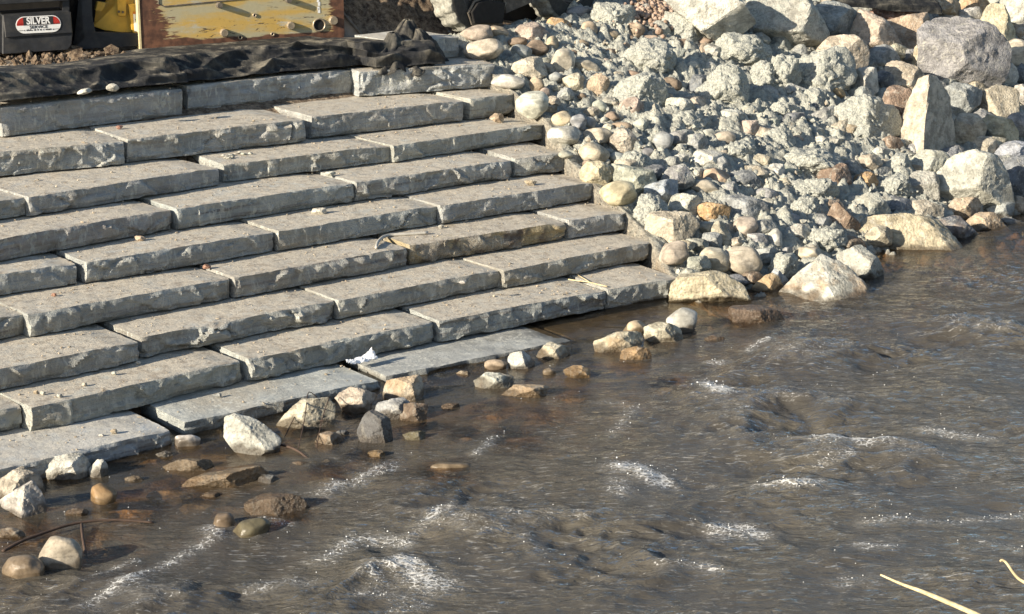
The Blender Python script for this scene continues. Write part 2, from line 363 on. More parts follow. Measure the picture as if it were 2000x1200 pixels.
M = dict(slab=m_slab(), rock=m_rock(), bank=m_bank(), soil=m_soil(), fabric=m_fabric(), plate=m_plate(), tyre=m_tyre(), water=m_water(),
         yellow=m_simple('yellow_paint', (.60, .37, .055), .45, var=.10, sc=5, dust=.25), black=m_simple('black_paint', (.025, .027, .031), .5, sc=6, dust=.10),
         pale=m_simple('sunlit_edge_paint', (.62, .52, .30), .6, var=.12), steel=m_simple('dusty_steel', (.10, .085, .07), .6, dust=.5), bright=m_simple('worn_steel', (.34, .28, .20), .45, metal=.4), dark=m_simple('dark_cavity', (.012, .011, .010), .8),
         white=m_simple('white_print', (.78, .78, .76), .5, var=.04, bump=0), red=m_simple('red_print', (.45, .035, .025), .45, var=.1, bump=0), ink=m_simple('black_print', (.03, .03, .032), .5, var=.1, bump=0),
         orange=m_simple('orange_print', (.62, .20, .03), .5, var=.1, bump=0), paper=m_simple('white_paper', (.82, .84, .86), .8, var=.05), pvc=m_simple('pale_plastic', (.44, .42, .37), .5, var=.1),
         twig=m_simple('brown_twig', (.07, .045, .032), .8), straw=m_simple('dry_straw', (.52, .43, .25), .75, var=.3, sc=14), board=m_simple('pinkish_plywood', (.42, .34, .27), .8, var=.12),
         foam=m_simple('foam', (.85, .86, .85), .35, var=.03, bump=0, spec=.6))

# ------------------------------------------------------------------ river bank and ground (one sheet), river
def spaced(*segs):
    out = []
    for a, b, s in segs: out.append(np.arange(a, b, s))
    return np.concatenate(out+[[segs[-1][1]]])
gu = spaced((-160, -30, 10), (-30, 2, 1.2), (2, 15.4, .10), (15.4, 26.5, .030), (26.5, 34, .15), (34, 60, 2), (60, 220, 12))
gn = spaced((-120, -4, 6), (-4, 8, .5), (8, 14.8, .12), (14.8, 27.2, .030), (27.2, 32, .15), (32, 60, 2), (60, 240, 12))
GU, GN = np.meshgrid(gu, gn, indexing='ij'); uu, nn = GU.ravel(), GN.ravel()
zb = bank_plane(uu, nn)
under = (uu < u_end(nn)-0.02)
zl = np.where(nn < 23.75, np.minimum(-0.272+.349*(nn-15.982)-.42, ZP-.03), ZP-.02)
zl = np.where(nn < 15.6, zb, np.where(nn < 16.2, np.minimum(zl, zb), zl))
zl = np.where(nn < 17.0, np.minimum(zl, water_z(uu)-.14), zl)
zz = np.where(under & (nn > 15.6), zl, zb)
XY = uu[:, None]*U2+nn[:, None]*N2
P3 = np.column_stack([XY, zz*0])
lump = sst(-.05, .35, uu-u_end(nn))*sst(14.2, 16.0, nn)*(1-sst(25.5, 27, nn))*(1-sst(27, 33, uu))
rip = lump
big = fbm(P3*1.9, 3); mid = ridged(P3*4.2+fbm(P3*3, 2)[:, None]*.6, 3); fine = fbm(P3*17, 4, .6)
clod = np.abs(perlin(P3*3.1+.3*fbm(P3*4, 2)[:, None]))*2-.5; clod2 = np.abs(perlin(P3*8.5+4))*2-.5
zz = zz+rip*(.11*big+.10*clod+.055*clod2+.035*fine-.045+.145*sst(.7, 1.8, uu-u_end(nn))*sst(6.6, 5.2, uu-u_end(nn)+.5*fbm(P3*.8, 2))*sst(16.3, 17.3, nn)*sst(24.2, 23.0, nn))
near = sst(9.0, 7.4, nn)        # the near bank below and behind the camera
zz = np.where(nn < 8.5, np.maximum(zz*0-1.0, -1.0+.66*(7.6-np.clip(nn, -1, 7.6))), zz)
zz = zz+.03*fbm(P3*2.5, 3)*(1-rip)*(nn < 15.6)+.035*fbm(P3*5, 4)*(nn > 23.4)*(1-lump)
wet = sst(.05, -.02, zz-water_z(uu)+.04*fbm(P3*6, 2))*(nn > 8.5)*(nn < 18)
dirt = np.clip(np.maximum(1-sst(-.15, .12, uu-u_end(nn)), (nn > 24.2)*(1-sst(19.0, 20.5, uu))*1.0), 0, 1)
sand = sst(23.3, 23.6, nn)*(1-sst(24.6, 25.2, nn+.25*fbm(P3*1.5, 2)))*(1-sst(16.6, 17.2, uu))
bank = obj('river_bank', mesh_from('river_bank', np.column_stack([XY, zz]), grid_faces(len(gu), len(gn)), [M['bank']], True, dict(wet=wet, dirt=dirt, sand=sand)))
tag(bank, kind='structure')
_lv = {}
def bank_h(P):
    u, n = un(P); i = min(max(np.searchsorted(gu, u), 0), len(gu)-1); j = min(max(np.searchsorted(gn, n), 0), len(gn)-1)
    return float(zz[i*len(gn)+j])

# ------------------------------------------------------------------ stone slabs of the steps
def box_grid(L, D, H, step):
    nx, ny, nz = max(8, int(L/step)), max(6, int(D/(step*1.6))), max(6, int(H/(step*.8)))
    V = []; F = []; k = 0
    def face(o, a, b, na, nb):
        nonlocal k
        s = np.linspace(0, 1, na+1); r = np.linspace(0, 1, nb+1); S, R = np.meshgrid(s, r, indexing='ij')
        V.append(np.asarray(o)+S.ravel()[:, None]*np.asarray(a)+R.ravel()[:, None]*np.asarray(b)); F.append(grid_faces(na+1, nb+1)+k); k += (na+1)*(nb+1)
    face((0, 0, 0), (0, 0, H), (L, 0, 0), nz, nx); face((0, D, 0), (L, 0, 0), (0, 0, H), nx, nz)
    face((0, 0, H), (0, D, 0), (L, 0, 0), ny, nx); face((0, 0, 0), (L, 0, 0), (0, D, 0), nx, ny)
    face((0, 0, 0), (0, D, 0), (0, 0, H), ny, nz); face((L, 0, 0), (0, 0, H), (0, D, 0), nz, ny)
    V = np.concatenate(V); F = np.concatenate(F)
    key = np.round(V*1e4).astype(np.int64); _, idx, inv = np.unique(key, axis=0, return_index=True, return_inverse=True); inv = inv.ravel()
    return V[idx], inv[F]
def slab_mesh(L, D, H, seed, chip=1.0, zw=None):
    V, F = box_grid(L, D, H, .026); X = V.copy(); S = np.array([seed*7.13, seed*3.7, seed*1.9])
    # rock-faced front: shallow conchoidal facets, a slight overhang or batter, broken arrises
    def faceted(p, sc, amp):
        q = p+0.25*np.column_stack([fbm(np.column_stack([p, p[:, :1]*0+seed])*2, 2), fbm(np.column_stack([p, p[:, :1]*0+seed+9])*2, 2)])
        d1, d2, h, ox, oy = cells(q*sc, seed)
        return amp*(_g[h, 2]*.5+ox*_g[h, 0]*1.5+oy*_g[h, 1]*1.5)*sst(0, .12, d2-d1)
    fr = sst(.10, 0, X[:, 1]); xz = X[:, [0, 2]]
    d = (faceted(xz*np.array([1, 1.35])+seed*3.3, 2.6, .032*chip)+faceted(xz+5+seed, 7.0, .012*chip))*sst(.0, .07, H-X[:, 2])+.014*fbm(np.column_stack([xz*1.6, xz[:, :1]*0])+S, 2)+.007*ridged(np.column_stack([xz[:, 0]*9, xz[:, 1]*9, xz[:, 0]*0])+S, 3)
    V[:, 1] += fr*(1.15*d+.014)
    en = np.maximum(sst(.07, 0, X[:, 0]), sst(.07, 0, L-X[:, 0])); yz = X[:, [1, 2]]
    V[:, 0] += en*(.012*fbm(np.column_stack([yz*3, (X[:, :1] > L/2)*9.0])+S, 3)+.006*ridged(np.column_stack([yz*11, X[:, :1]*0])+S, 2))
    tp = sst(.06, 0, H-X[:, 2])
    V[:, 2] += tp*(.010*fbm(np.column_stack([X[:, :2]*1.7, X[:, :1]*0])+S, 3)+.005*fbm(np.column_stack([X[:, :2]*9, X[:, :1]*0])+S, 3)-.004)
    # chipped front arris, top and bottom
    ch = np.clip(ridged(np.column_stack([X[:, 0]*2.4, X[:, 0]*0, X[:, 0]*0])+S, 4)-.05, 0, 1)**1.5
    ar = sst(.035, 0, X[:, 1])*sst(.035, 0, H-X[:, 2]); V[:, 2] -= ar*(.014*ch*chip+.001); V[:, 1] += ar*(.014*ch*chip+.002)
    ch2 = np.clip(fbm(np.column_stack([X[:, 0]*1.5, X[:, 0]*0, X[:, 0]*0])+S+40, 3)-.12, 0, 1)
    ab = sst(.10, 0, X[:, 1])*sst(.07, 0, X[:, 2]); V[:, 2] += ab*.16*ch2*chip; V[:, 1] += ab*.05*ch2
    co = np.minimum(X[:, 0], L-X[:, 0]); cn = sst(.05, 0, co)*sst(.05, 0, X[:, 1]); V[:, 1] += cn*.008 
    wr = sst(L-.34, L, X[:, 0]); V[:, 2] -= tp*wr*.022; V[:, 1] += fr*sst(L-.16, L, X[:, 0])*.022
    bt = sst(.075, .02, X[:, 2])*sst(.06, 0, X[:, 1]); V[:, 2] += bt*.013; V[:, 1] += bt*.016
    V += .0022*np.column_stack([fbm(X*30+S, 2), fbm(X*30+S+5, 2), fbm(X*30+S+9, 2)])
    return V, F
GREY = (.330, .322, .292)
SL = [  # course, left end of the top front edge, right end (pixels of the 2000 px photo), tint, look
 (0, (-330, 246), (-4, 213), GREY, 'blue grey'), (0, (4, 212), (360, 172), (0.305, 0.305, 0.301), 'smooth dark grey'), (0, (366, 168), (697, 134), (0.327, 0.334, 0.334), 'white streaked grey'), (0, (703, 140), (968, 122), (0.312, 0.320, 0.320), 'pale cornered blue grey'),
 (1, (-320, 345), (-40, 305), GREY, 'grey'), (1, (-30, 300), (244, 274), (0.312, 0.320, 0.315), 'chipped grey'), (1, (250, 272), (599, 232), (0.334, 0.334, 0.320), 'roughly dressed grey'), (1, (611, 228), (909, 195), (0.320, 0.315, 0.298), 'clean cut grey'), (1, (920, 193), (1016, 181), (0.327, 0.320, 0.284), 'short tan grey'),
 (2, (-330, 445), (52, 383), GREY, 'grey'), (2, (58, 385), (431, 326), (0.312, 0.312, 0.305), 'long grey'), (2, (438, 322), (766, 283), (0.320, 0.324, 0.305), 'light scuffed grey'), (2, (771, 284), (1068, 240), (0.327, 0.327, 0.298), 'long dusty grey'),
 (3, (-60, 478), (338, 407), (0.312, 0.291, 0.270), 'brown banded'), (3, (348, 408), (694, 356), (0.312, 0.327, 0.320), 'bluish grey'), (3, (698, 356), (1003, 311), (0.320, 0.320, 0.305), 'rough faced grey'), (3, (1008, 310), (1117, 297), (0.305, 0.305, 0.291), 'short grey'),
 (4, (-160, 560), (152, 512), (0.320, 0.334, 0.334), 'pale blue grey'), (4, (170, 513), (539, 452), (0.305, 0.312, 0.305), 'straight edged grey'), (4, (546, 452), (859, 400), (0.312, 0.320, 0.305), 'smooth grey'), (4, (864, 402), (1169, 354), (0.298, 0.301, 0.295), 'dark grey'),
 (5, (-240, 665), (52, 610), GREY, 'grey'), (5, (57, 615), (454, 542), (0.305, 0.312, 0.301), 'long even grey'), (5, (460, 542), (800, 482), (0.301, 0.291, 0.270), 'brownish grey'), (5, (803, 480), (1107, 432), (0.284, 0.256, 0.213), 'gold and dark brown stained'), (5, (1114, 431), (1228, 413), (0.305, 0.305, 0.298), 'short grey'),
 (6, (-30, 727), (275, 666), (0.312, 0.310, 0.291), 'thick plain grey'), (6, (278, 660), (659, 586), (0.327, 0.329, 0.310), 'heavily chipped grey'), (6, (663, 587), (984, 525), (0.305, 0.305, 0.284), 'plain grey'), (6, (988, 529), (1282, 470), (0.312, 0.298, 0.263), 'streaky tan grey'),
 (7, (-260, 850), (44, 790), (0.334, 0.341, 0.320), 'greenish grey'), (7, (64, 797), (474, 702), (0.341, 0.348, 0.320), 'broad greenish grey'), (7, (488, 702), (852, 627), (0.312, 0.320, 0.305), 'conchoidally broken grey'), (7, (860, 627), (1186, 565), (0.305, 0.315, 0.305), 'even grey'), (7, (1189, 565), (1332, 541), (0.320, 0.324, 0.305), 'short end grey'),
 (8, (-60, 932), (338, 838), (0.355, 0.369, 0.376), 'pale blue grey'), (8, (362, 826), (744, 741), (0.284, 0.298, 0.291), 'layered wet'), (8, (756, 735), (1120, 663), (0.263, 0.270, 0.263), 'half flooded dark'), (8, (1127, 663), (1500, 585), (0.213, 0.213, 0.199), 'sunken dark'),
]
ORD = ['topmost', 'second', 'third', 'fourth', 'fifth', 'sixth', 'seventh', 'eighth', 'lowest']
PLC = {1: ['only'], 2: ['left', 'right'], 3: ['left', 'middle', 'right'], 4: ['leftmost', 'second', 'third', 'rightmost'], 5: ['leftmost', 'second', 'third', 'fourth', 'rightmost']}
slab_info = []
def add_slab(c, pl, pr, tint, look, idx, cnt, z, nb, name_seed, label, depth=None, top_rel=None, dust=1.0, chip=1.0, stain=0.0):
    A = on_z(pl[0], pl[1], z); B = on_z(pr[0], pr[1], z)
    # keep the line of the course: allow only part of the measured offset
    for P in (A, B):
        u_, n_ = un(P)
    d = (B-A)[:2]; L = float(np.linalg.norm(d)); d = d/L; nrm = np.array([-d[1], d[0]])
    D = depth or 1.05; H = z-nb-.006
    V, F = slab_mesh(L-.012, D, H, name_seed, chip)
    org = np.array([A[0], A[1], z-H]); W = org+V[:, :1]*np.array([d[0], d[1], 0])+V[:, 1:2]*np.array([nrm[0], nrm[1], 0])+V[:, 2:]*np.array([0, 0, 1.])
    uw = W[:, :2] @ U2
    wet = sst(.055, .0, W[:, 2]-water_z(uw)-.03*fbm(W*5, 2))
    me = mesh_from('stone_block', V, F, [M['slab']], True, dict(wet=wet), None, 27)
    o = obj('stone_block', me, None, org); o.rotation_euler = (0, 0, math.atan2(d[1], d[0])); o.color = (tint[0]*1.34, tint[1]*1.36, tint[2]*1.34, 1); o['dust'] = dust; o['stain'] = stain
    tag(o, label, 'stone slab', 'stone slabs of the riverside steps')
    return dict(A=A, d=d, L=L, n=nrm, z=z, c=c, o=o)
cnts = {}
for s in SL: cnts[s[0]] = cnts.get(s[0], 0)+(s[2][0] > 0)
seen = {}
for k, (c, pl, pr, tint, look) in enumerate(SL):
    if pr[0] <= 0: continue
    i = seen.get(c, 0); seen[c] = i+1; pos = PLC[cnts[c]][i]
    where = 'lowest' if c == 8 else 'topmost' if c == 0 else ORD[c]
    lab = f'{look} slab, {pos} slab of the {where} step' + ('' if c in (0, 8) else ' down from the top')
    z = Z[c]; nb = Z[c+1] if c < 8 else -.62
    if c == 8: z = {0: -.262, 1: -.268, 2: -.276, 3: -.315}[i]
    slab_info.append(add_slab(c, pl, pr, tint, look, i, cnts[c], z, nb, k+1, lab, dust=1.0 if c < 8 else .15+.45*(i == 0),
                     chip=1.6 if look.startswith(('heavily', 'conch')) else 1.2 if 'rough' in look or 'chipped' in look else .8 if 'clean' in look or 'smooth' in look else 1.0, stain=1.0 if 'gold' in look else 0.0, depth=1.6 if c == 1 else 1.25))
    slab_info[-1]['name'] = f'{pos} slab of the {where} step'
# the upper slab whose end shows beside the black fabric
nf9 = un(on_z(824, 121, Z[0]))[1]; z9 = float(on_n(836, 76, nf9)[2])
_p = lambda x: project(np.array([*(U2*un(on_n(x, 80, nf9))[0]+N2*nf9), z9]))
s9 = add_slab(-1, _p(775), _p(902), (.35, .355, .345), '', 0, 1, z9, 1.979, 77, 'blue grey slab end showing beside the bunched black fabric', depth=1.1, dust=.7)
# ------------------------------------------------------------------ stones
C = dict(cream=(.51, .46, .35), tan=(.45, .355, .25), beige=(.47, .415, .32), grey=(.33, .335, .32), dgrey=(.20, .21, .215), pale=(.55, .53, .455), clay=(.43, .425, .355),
         rust=(.42, .29, .17), brown=(.27, .205, .15), red=(.33, .185, .135), yellow=(.52, .455, .315), orange=(.50, .345, .19), pink=(.45, .375, .30), white=(.50, .485, .43), blue=(.36, .38, .40), olive=(.25, .24, .15))
_ico = {}
def ico(l):
    if l not in _ico:
        bm = bmesh.new(); bmesh.ops.create_icosphere(bm, subdivisions=l, radius=1.0)
        _ico[l] = (np.array([v.co[:] for v in bm.verts]), np.array([[v.index for v in f.verts] for f in bm.faces])); bm.free()
    return _ico[l]
def hull2(p):
    p = sorted(map(tuple, p)); 
    def half(q):
        h = []
        for a in q:
            while len(h) > 1 and (h[-1][0]-h[-2][0])*(a[1]-h[-2][1])-(h[-1][1]-h[-2][1])*(a[0]-h[-2][0]) <= 0: h.pop()
            h.append(a)
        return h
    a = half(p); b = half(p[::-1]); return np.array(a[:-1]+b[:-1])
def rock_shape(kind, seed, outline=None, facets=None, lvl=4):
    """unit-space stone: x right, y up, z towards the viewer, each within about +-1"""
    rs = np.random.RandomState(seed); D, F = ico(lvl); pl = []
    if kind == 'r':
        k = 12
        pl = [(_n(rs.normal(size=3)), rs.uniform(.74, .95)) for _ in range(8)]+[(_n(rs.normal(size=3)), .97) for _ in range(14)]
    else:
        k = 55 if kind == 'a' else 18
        if outline is not None:
            m = len(outline)
            for i in range(m):
                a, b = outline[i], outline[(i+1) % m]; e = b-a; nn_ = np.array([e[1], -e[0]]); ln = np.linalg.norm(nn_)
                if ln < 1e-4: continue
                nn_ = nn_/ln; h = float(nn_ @ a)
                for tz in (rs.uniform(-.02, .16), rs.uniform(-.6, -.3)):
                    q = np.array([nn_[0], nn_[1], tz]); l = np.linalg.norm(q); pl.append((q/l, max(.12, h/l)))
        else:
            for i in range(15):
                q = _n(rs.normal(size=3)); pl.append((q, rs.uniform(.70, .98)))
        for q, h in (facets or [((-.55, .25, .8), rs.uniform(.56, .70)), ((.78, .05, .55), rs.uniform(.48, .66)), ((-.1, -.6, .8), rs.uniform(.62, .8)), ((.05, .75, .65), rs.uniform(.68, .85))]):
            q = np.array(q, float)+rs.normal(size=3)*(.0 if facets else .16); pl.append((_n(q), h))
        for _ in range(9):
            q = _n(rs.normal(size=3)+np.array([0, .1, .5])); pl.append((q, rs.uniform(.84, 1.02)))
        pl.append((np.array([0, 0, -1.]), .9)); pl.append((np.array([0, 0, 1.]), .92))
    R = np.full((len(D), len(pl)), 9.0)
    for j, (q, h) in enumerate(pl):
        dt = D @ q; R[:, j] = np.where(dt > 1e-3, h/np.maximum(dt, 1e-3), 9.0)
    R = np.minimum(R, 3.0); mn = R.min(1)
    r = mn-np.log(np.exp(-k*(R-mn[:, None])).sum(1))/k
    r = np.minimum(r, 1.6 if outline is not None else 1.05 if kind == 'r' else 1.25)
    return D*r[:, None], F
def _n(q): q = np.asarray(q, float); return q/np.linalg.norm(q)
rocks = []
def put_rock(name, kind, geom, colr, seed, where='bank', mud=0.0, rust=0.0, facets=None, off=None, thick=1.0, soak=0.0, dz=0.0):
    rs = random.Random(seed)
    if isinstance(geom, tuple):
        cx, cy, wd, ht = geom[:4]; ang = math.radians(geom[4]) if len(geom) > 4 else 0.0; outl = None
    else:
        p = np.array(geom, float); lo, hi = p.min(0), p.max(0); cx, cy = (lo+hi)/2; wd, ht = hi-lo; ang = 0.0
        h2 = hull2([((x-cx)/(wd/2), -(y-cy)/(ht/2)) for x, y in geom]); outl = h2
    big = max(wd, ht); lvl = 3 if big < 28 else 4 if big < 56 else 5
    V, F = rock_shape(kind, seed, outl, facets, lvl)
    gr = 1.0
    if where == 'bank' and kind != 'r': gr = 1.16 if kind == 'a' else 1.22
    wd0, ht0 = wd, ht; wd, ht = wd*gr, ht*gr
    e = np.array([V[:, 0].min(), V[:, 0].max(), V[:, 1].min(), V[:, 1].max()])
    V[:, 0] = (V[:, 0]-(e[0]+e[1])/2)*2/(e[1]-e[0]); V[:, 1] = (V[:, 1]-(e[2]+e[3])/2)*2/(e[3]-e[2])
    ext = 0.0
    if where == 'water':
        base = on_water(cx, cy+ht*.42); yd = float((base-CAM) @ FW); ext = .42
    elif where == 'step':
        base = None; yd = None
    if where == 'bank':
        d0 = on_bank(cx, cy); s0 = np.linalg.norm(d0-CAM)/FPX
        Cc = on_bank(cx, cy, (off if off is not None else .30 if kind == 'r' else .24)*min(wd, ht)*s0)
        yd = float((Cc-CAM) @ FW)
    elif where == 'water':
        Cc = CAM+ray(cx, cy)*(yd+.25*ht/FPX*yd)
    else:
        Cc = CAM+ray(cx, cy)*where; yd = where
    s = yd/FPX
    if ang:
        pass
    a, b = wd/2*s, ht/2*s; c = .5*(a+b)*.92*thick
    X, Yv, Zt = V[:, 0]*a, V[:, 1]*b, V[:, 2]*c
    if ext: Yv = np.where(Yv < 0, Yv*(1+ext), Yv)
    ca, sa = math.cos(ang), math.sin(ang); X, Yv = ca*X+sa*Yv, -sa*X+ca*Yv
    tow = -_n(Cc-CAM); rt = RT; up = np.cross(tow, rt)
    Wd = X[:, None]*rt+Yv[:, None]*up+Zt[:, None]*tow
    rad = (a*b*c)**(1/3); nd = Wd/np.maximum(1e-6, np.linalg.norm(Wd, axis=1))[:, None]; so_ = np.array([seed*1.37, seed*.71, seed*2.11]) % 97
    if kind == 'r': Wd = Wd+nd*(rad*.07*fbm(Wd/rad*.9+so_, 2)+rad*.012*fbm(Wd/rad*5+so_, 3))[:, None]
    elif kind == 'a': Wd = Wd+nd*(rad*.08*fbm(Wd/rad*1.6+so_, 3)+rad*.045*ridged(Wd/rad*3.6+so_, 4, .6)+rad*.022*fbm(Wd/rad*13+so_, 3))[:, None]
    else: Wd = Wd+nd*(rad*.13*fbm(Wd/rad*1.5+so_, 2)+rad*.095*(np.abs(perlin(Wd/rad*2.7+so_))*2-.5)+rad*.05*(np.abs(perlin(Wd/rad*6.5+so_+3))*2-.5)+.014*fbm(Wd*22+so_, 3, .6))[:, None]
    P = Cc+Wd; uw = P[:, :2] @ U2
    P[:, 2] -= dz; Cc = Cc-np.array([0, 0, dz])
    wet = np.maximum(soak, sst(.10, .05, P[:, 2]-water_z(uw)-.09*fbm(P*6, 2)))
    mats = [M['rock']]
    o = obj(name, mesh_from(name, Wd, F, mats, True, dict(wet=wet), None, {'r': 0, 'a': 22, 'm': 40}[kind]), None, Cc)
    jit = [rs.uniform(.92, 1.08) for _ in range(3)]; g = sum(jit)/3
    cc = C[colr] if isinstance(colr, str) else colr
    o.color = (*[min(.75, x*(g*.7+.3*j)) for x, j in zip(cc, jit)], 1)
    o['mud'] = float(mud); o['rust'] = float(rust); o['rough'] = {'r': .12, 'a': .9, 'm': 1.0}[kind]
    return o, Cc, (cx, cy, wd, ht)
LM = []     # landmarks: (short name, centre pixel, size)
ALL = []    # all placed pixels
def B(geom, colr, label, short=None, kind='a', name='boulder', **k):
    """a stone with a label of its own"""
    sd_ = 100+len(ALL); o, Cc, px = put_rock(name, kind, geom, colr, sd_, **k); ALL.append(px)
    tag(o, label, name if name in ('boulder', 'cobble') else 'stone', None)
    if short: LM.append((short, px))
    return o
used = {}
def where_from(px, pick=0):
    cx, cy, wd, ht = px; c = sorted(LM, key=lambda q: math.hypot((q[1][0]-cx)/1.2, q[1][1]-cy)-.3*max(q[1][2], q[1][3]))
    q = c[pick]; dx, dy = cx-q[1][0], cy-q[1][1]
    ax, ay = abs(dx)/(q[1][2]+wd), abs(dy)/(q[1][3]+ht)
    if ax > 2.2*ay: w_ = 'right of' if dx > 0 else 'left of'
    elif ay > 2.2*ax: w_ = 'below' if dy > 0 else 'above'
    else: w_ = ('below and ' if dy > 0 else 'above and ')+('right of' if dx > 0 else 'left of')
    return w_+' '+q[0]
def S(geom, colr, adj, kind='r', name=None, group=None, **k):
    if geom[0] > 1180: k['mud'] = max(k.get('mud', 0), .22)
    """a smaller stone, told apart by its look and by the landmark beside it"""
    if geom[0] > 1180 and kind == 'a' and 'where' not in k: geom = (geom[0], geom[1], geom[2]*1.18, geom[3]*1.18, *geom[4:])
    sd_ = 100+len(ALL); nm = name or {'r': 'cobble', 'a': 'stone', 'm': 'clay_lump'}[kind]
    o, Cc, px = put_rock(nm, kind, geom, colr, sd_, **k); ALL.append(px)
    lab = None
    for pick in range(5):
        for pre in ('', 'partly buried ', 'low lying '):
            l = f'{pre}{adj} {where_from(px, pick)}'
            if l not in used and len(l.split()) <= 16: lab = l; break
        if lab: break
    used[lab] = 1
    tag(o, lab, {'r': 'cobble', 'a': 'stone', 'm': 'clay lump'}[kind], group or {'r': 'cobbles on the clay bank', 'a': 'broken stones on the clay bank', 'm': 'lumps caked in grey green clay'}[kind])
    return o
LF = [((-.75, .15, .65), .55), ((.75, .1, .6), .62), ((-.05, -.75, .6), .72), ((0, .8, .6), .75)]      # lit left face, shaded right face
TF = [((-.25, .35, .9), .55), ((.85, 0, .5), .68), ((-.2, -.85, .5), .72)]                              # one broad face towards the viewer
# --- big boulders of the riprap
B([(1308, -22), (1420, -24), (1438, 8), (1462, 34), (1452, 56), (1424, 74), (1372, 38)], 'pale', 'tilted cream slab of rock leaning over the gravel pocket at the crest', 'the tilted cream slab rock', facets=[((-.35, .1, .93), .45), ((.5, -.6, .6), .6)], off=.5)
B([(1470, 0), (1500, -25), (1555, -14), (1582, 22), (1608, 58), (1572, 82), (1520, 86), (1482, 60)], 'clay', 'big pale rough boulder at the crest, mottled with grey clay', 'the big mottled crest boulder', mud=.5, facets=TF, off=.4)
B([(1576, 30), (1610, 8), (1640, 15), (1668, 32), (1670, 60), (1650, 78), (1600, 84)], 'grey', 'shaded grey boulder with a pale sunlit crown beside the big mottled boulder', 'the shaded crowned boulder', mud=.2)
B([(1592, 112), (1618, 76), (1662, 74), (1684, 92), (1690, 128), (1662, 144), (1615, 138)], 'beige', 'blocky beige boulder cut by a diagonal shadow line', 'the beige shadow cut boulder', facets=[((-.3, .55, .75), .55), ((.55, -.1, .8), .55), ((-.5, -.6, .6), .6)])
B([(1666, 72), (1684, 25), (1728, 46), (1762, 96), (1735, 108), (1690, 112)], 'pink', 'brown faced boulder with a whitish peak left of the orange block', 'the whitish peaked boulder', facets=LF)
B([(1722, 50), (1800, 30), (1810, 48), (1806, 82), (1784, 98), (1757, 98), (1734, 72)], 'tan', 'squared orange tan block with one smooth sunlit face', 'the orange tan block', facets=[((-.25, .15, .95), .5), ((.95, .1, .3), .75)])
B([(1812, -6), (1850, -14), (1876, 8), (1874, 44), (1850, 50), (1815, 34)], 'tan', 'brown boulder right against the end of the upper black fabric', 'the brown crest boulder', rust=.4)
B((1903, 8, 52, 52), 'rust', 'shaded tan boulder cut by the top edge of the photo, above a white stone', 'the cut off tan boulder')
B([(1914, 48), (1932, 12), (1956, 16), (1962, 36), (1980, 72), (1955, 86), (1930, 76)], 'yellow', 'yellowish cream boulder, tall and rough, below the top right corner', 'the yellowish rough boulder', facets=TF)
B([(1958, 0), (2030, -10), (2040, 45), (2010, 58), (1972, 40)], 'pale', 'pale clay smeared boulder in the very top right corner', 'the top right corner boulder', mud=.4)
B((1988, 103, 56, 56), 'cream', 'smooth pale cream boulder at the right edge, upper of the bank', 'the smooth cream edge boulder', kind='r')
B([(1804, 58), (1825, 42), (1872, 44), (1926, 66), (1962, 98), (1956, 140), (1940, 172), (1905, 176), (1850, 166), (1814, 146)], (.275, .275, .262), 'largest dark blue grey boulder, smooth topped, upper right of the bank', 'the dark blue grey boulder', facets=[((-.1, .85, .5), .52), ((-.4, -.25, .9), .60), ((.55, .1, .8), .55), ((.1, -.75, .6), .6)], off=.3, mud=.15)
B((1724, 114, 60, 48), 'grey', 'shaded grey rock with a cream tip below the whitish peaked boulder', None)
B((1752, 104, 44, 34, -15), 'cream', 'bright cream chip of rock below the orange tan block', None)
B([(1783, 130), (1790, 96), (1812, 82), (1822, 98), (1826, 118), (1806, 150), (1796, 145)], 'yellow', 'jagged yellow cream rock standing upright left of the dark blue boulder', 'the jagged yellow rock', facets=LF)
B((1778, 113, 22, 30), 'dgrey', 'small dark grey jagged stone leaning on the jagged yellow rock', None, name='stone')
B([(1663, 150), (1680, 140), (1706, 136), (1700, 160), (1712, 190), (1690, 194), (1666, 186)], 'pale', 'notched pale boulder with a deeply shaded right side', 'the notched pale boulder', facets=LF)
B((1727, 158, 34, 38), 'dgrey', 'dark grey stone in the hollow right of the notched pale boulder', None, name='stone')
B((1769, 151, 74, 54), 'beige', 'rounded pale boulder with a notch, below the jagged yellow rock', 'the rounded notched boulder', facets=TF)
B((1752, 205, 66, 66), 'brown', 'roundish brown grey boulder, half in shade, left of the tall ridge', 'the roundish brown boulder', facets=[((.2, .3, .9), .6), ((-.8, .1, .5), .66)])
B([(1766, 250), (1782, 190), (1792, 164), (1812, 158), (1846, 176), (1856, 232), (1864, 296), (1842, 322), (1795, 306), (1764, 284)], 'cream', 'tall steep sided boulder ridge, cream lit on its left, dark right side', 'the tall ridge boulder', facets=[((-.75, .25, .6), .51), ((.8, .1, .55), .18)], off=.4, thick=1.15)
B([(1842, 180), (1866, 166), (1880, 168), (1896, 178), (1912, 180), (1904, 205), (1880, 224), (1850, 218)], 'grey', 'heart topped grey boulder right of the tall ridge boulder', 'the heart topped boulder')
B([(1908, 225), (1924, 186), (1950, 170), (1984, 176), (1985, 214), (1966, 232), (1925, 232)], 'beige', 'square brown boulder with a bright cream left face at the right side', 'the cream faced square boulder', facets=[((-.72, -.1, .68), .42), ((.35, .3, .85), .55)])
B((1968, 150, 38, 46), 'pale', 'pale egg sized boulder above the cream faced square boulder', None)
B((1995, 146, 24, 40), 'dgrey', 'dark grey stone cut by the right edge below the smooth cream boulder', None, name='stone')
B((1996, 186, 28, 38), 'pale', 'pale stone cut by the right edge beside the square boulder', None, name='stone')
B([(1858, 262), (1876, 228), (1905, 226), (1922, 250), (1918, 286), (1885, 282)], 'beige', 'broad beige boulder below the heart topped boulder', 'the broad beige boulder')
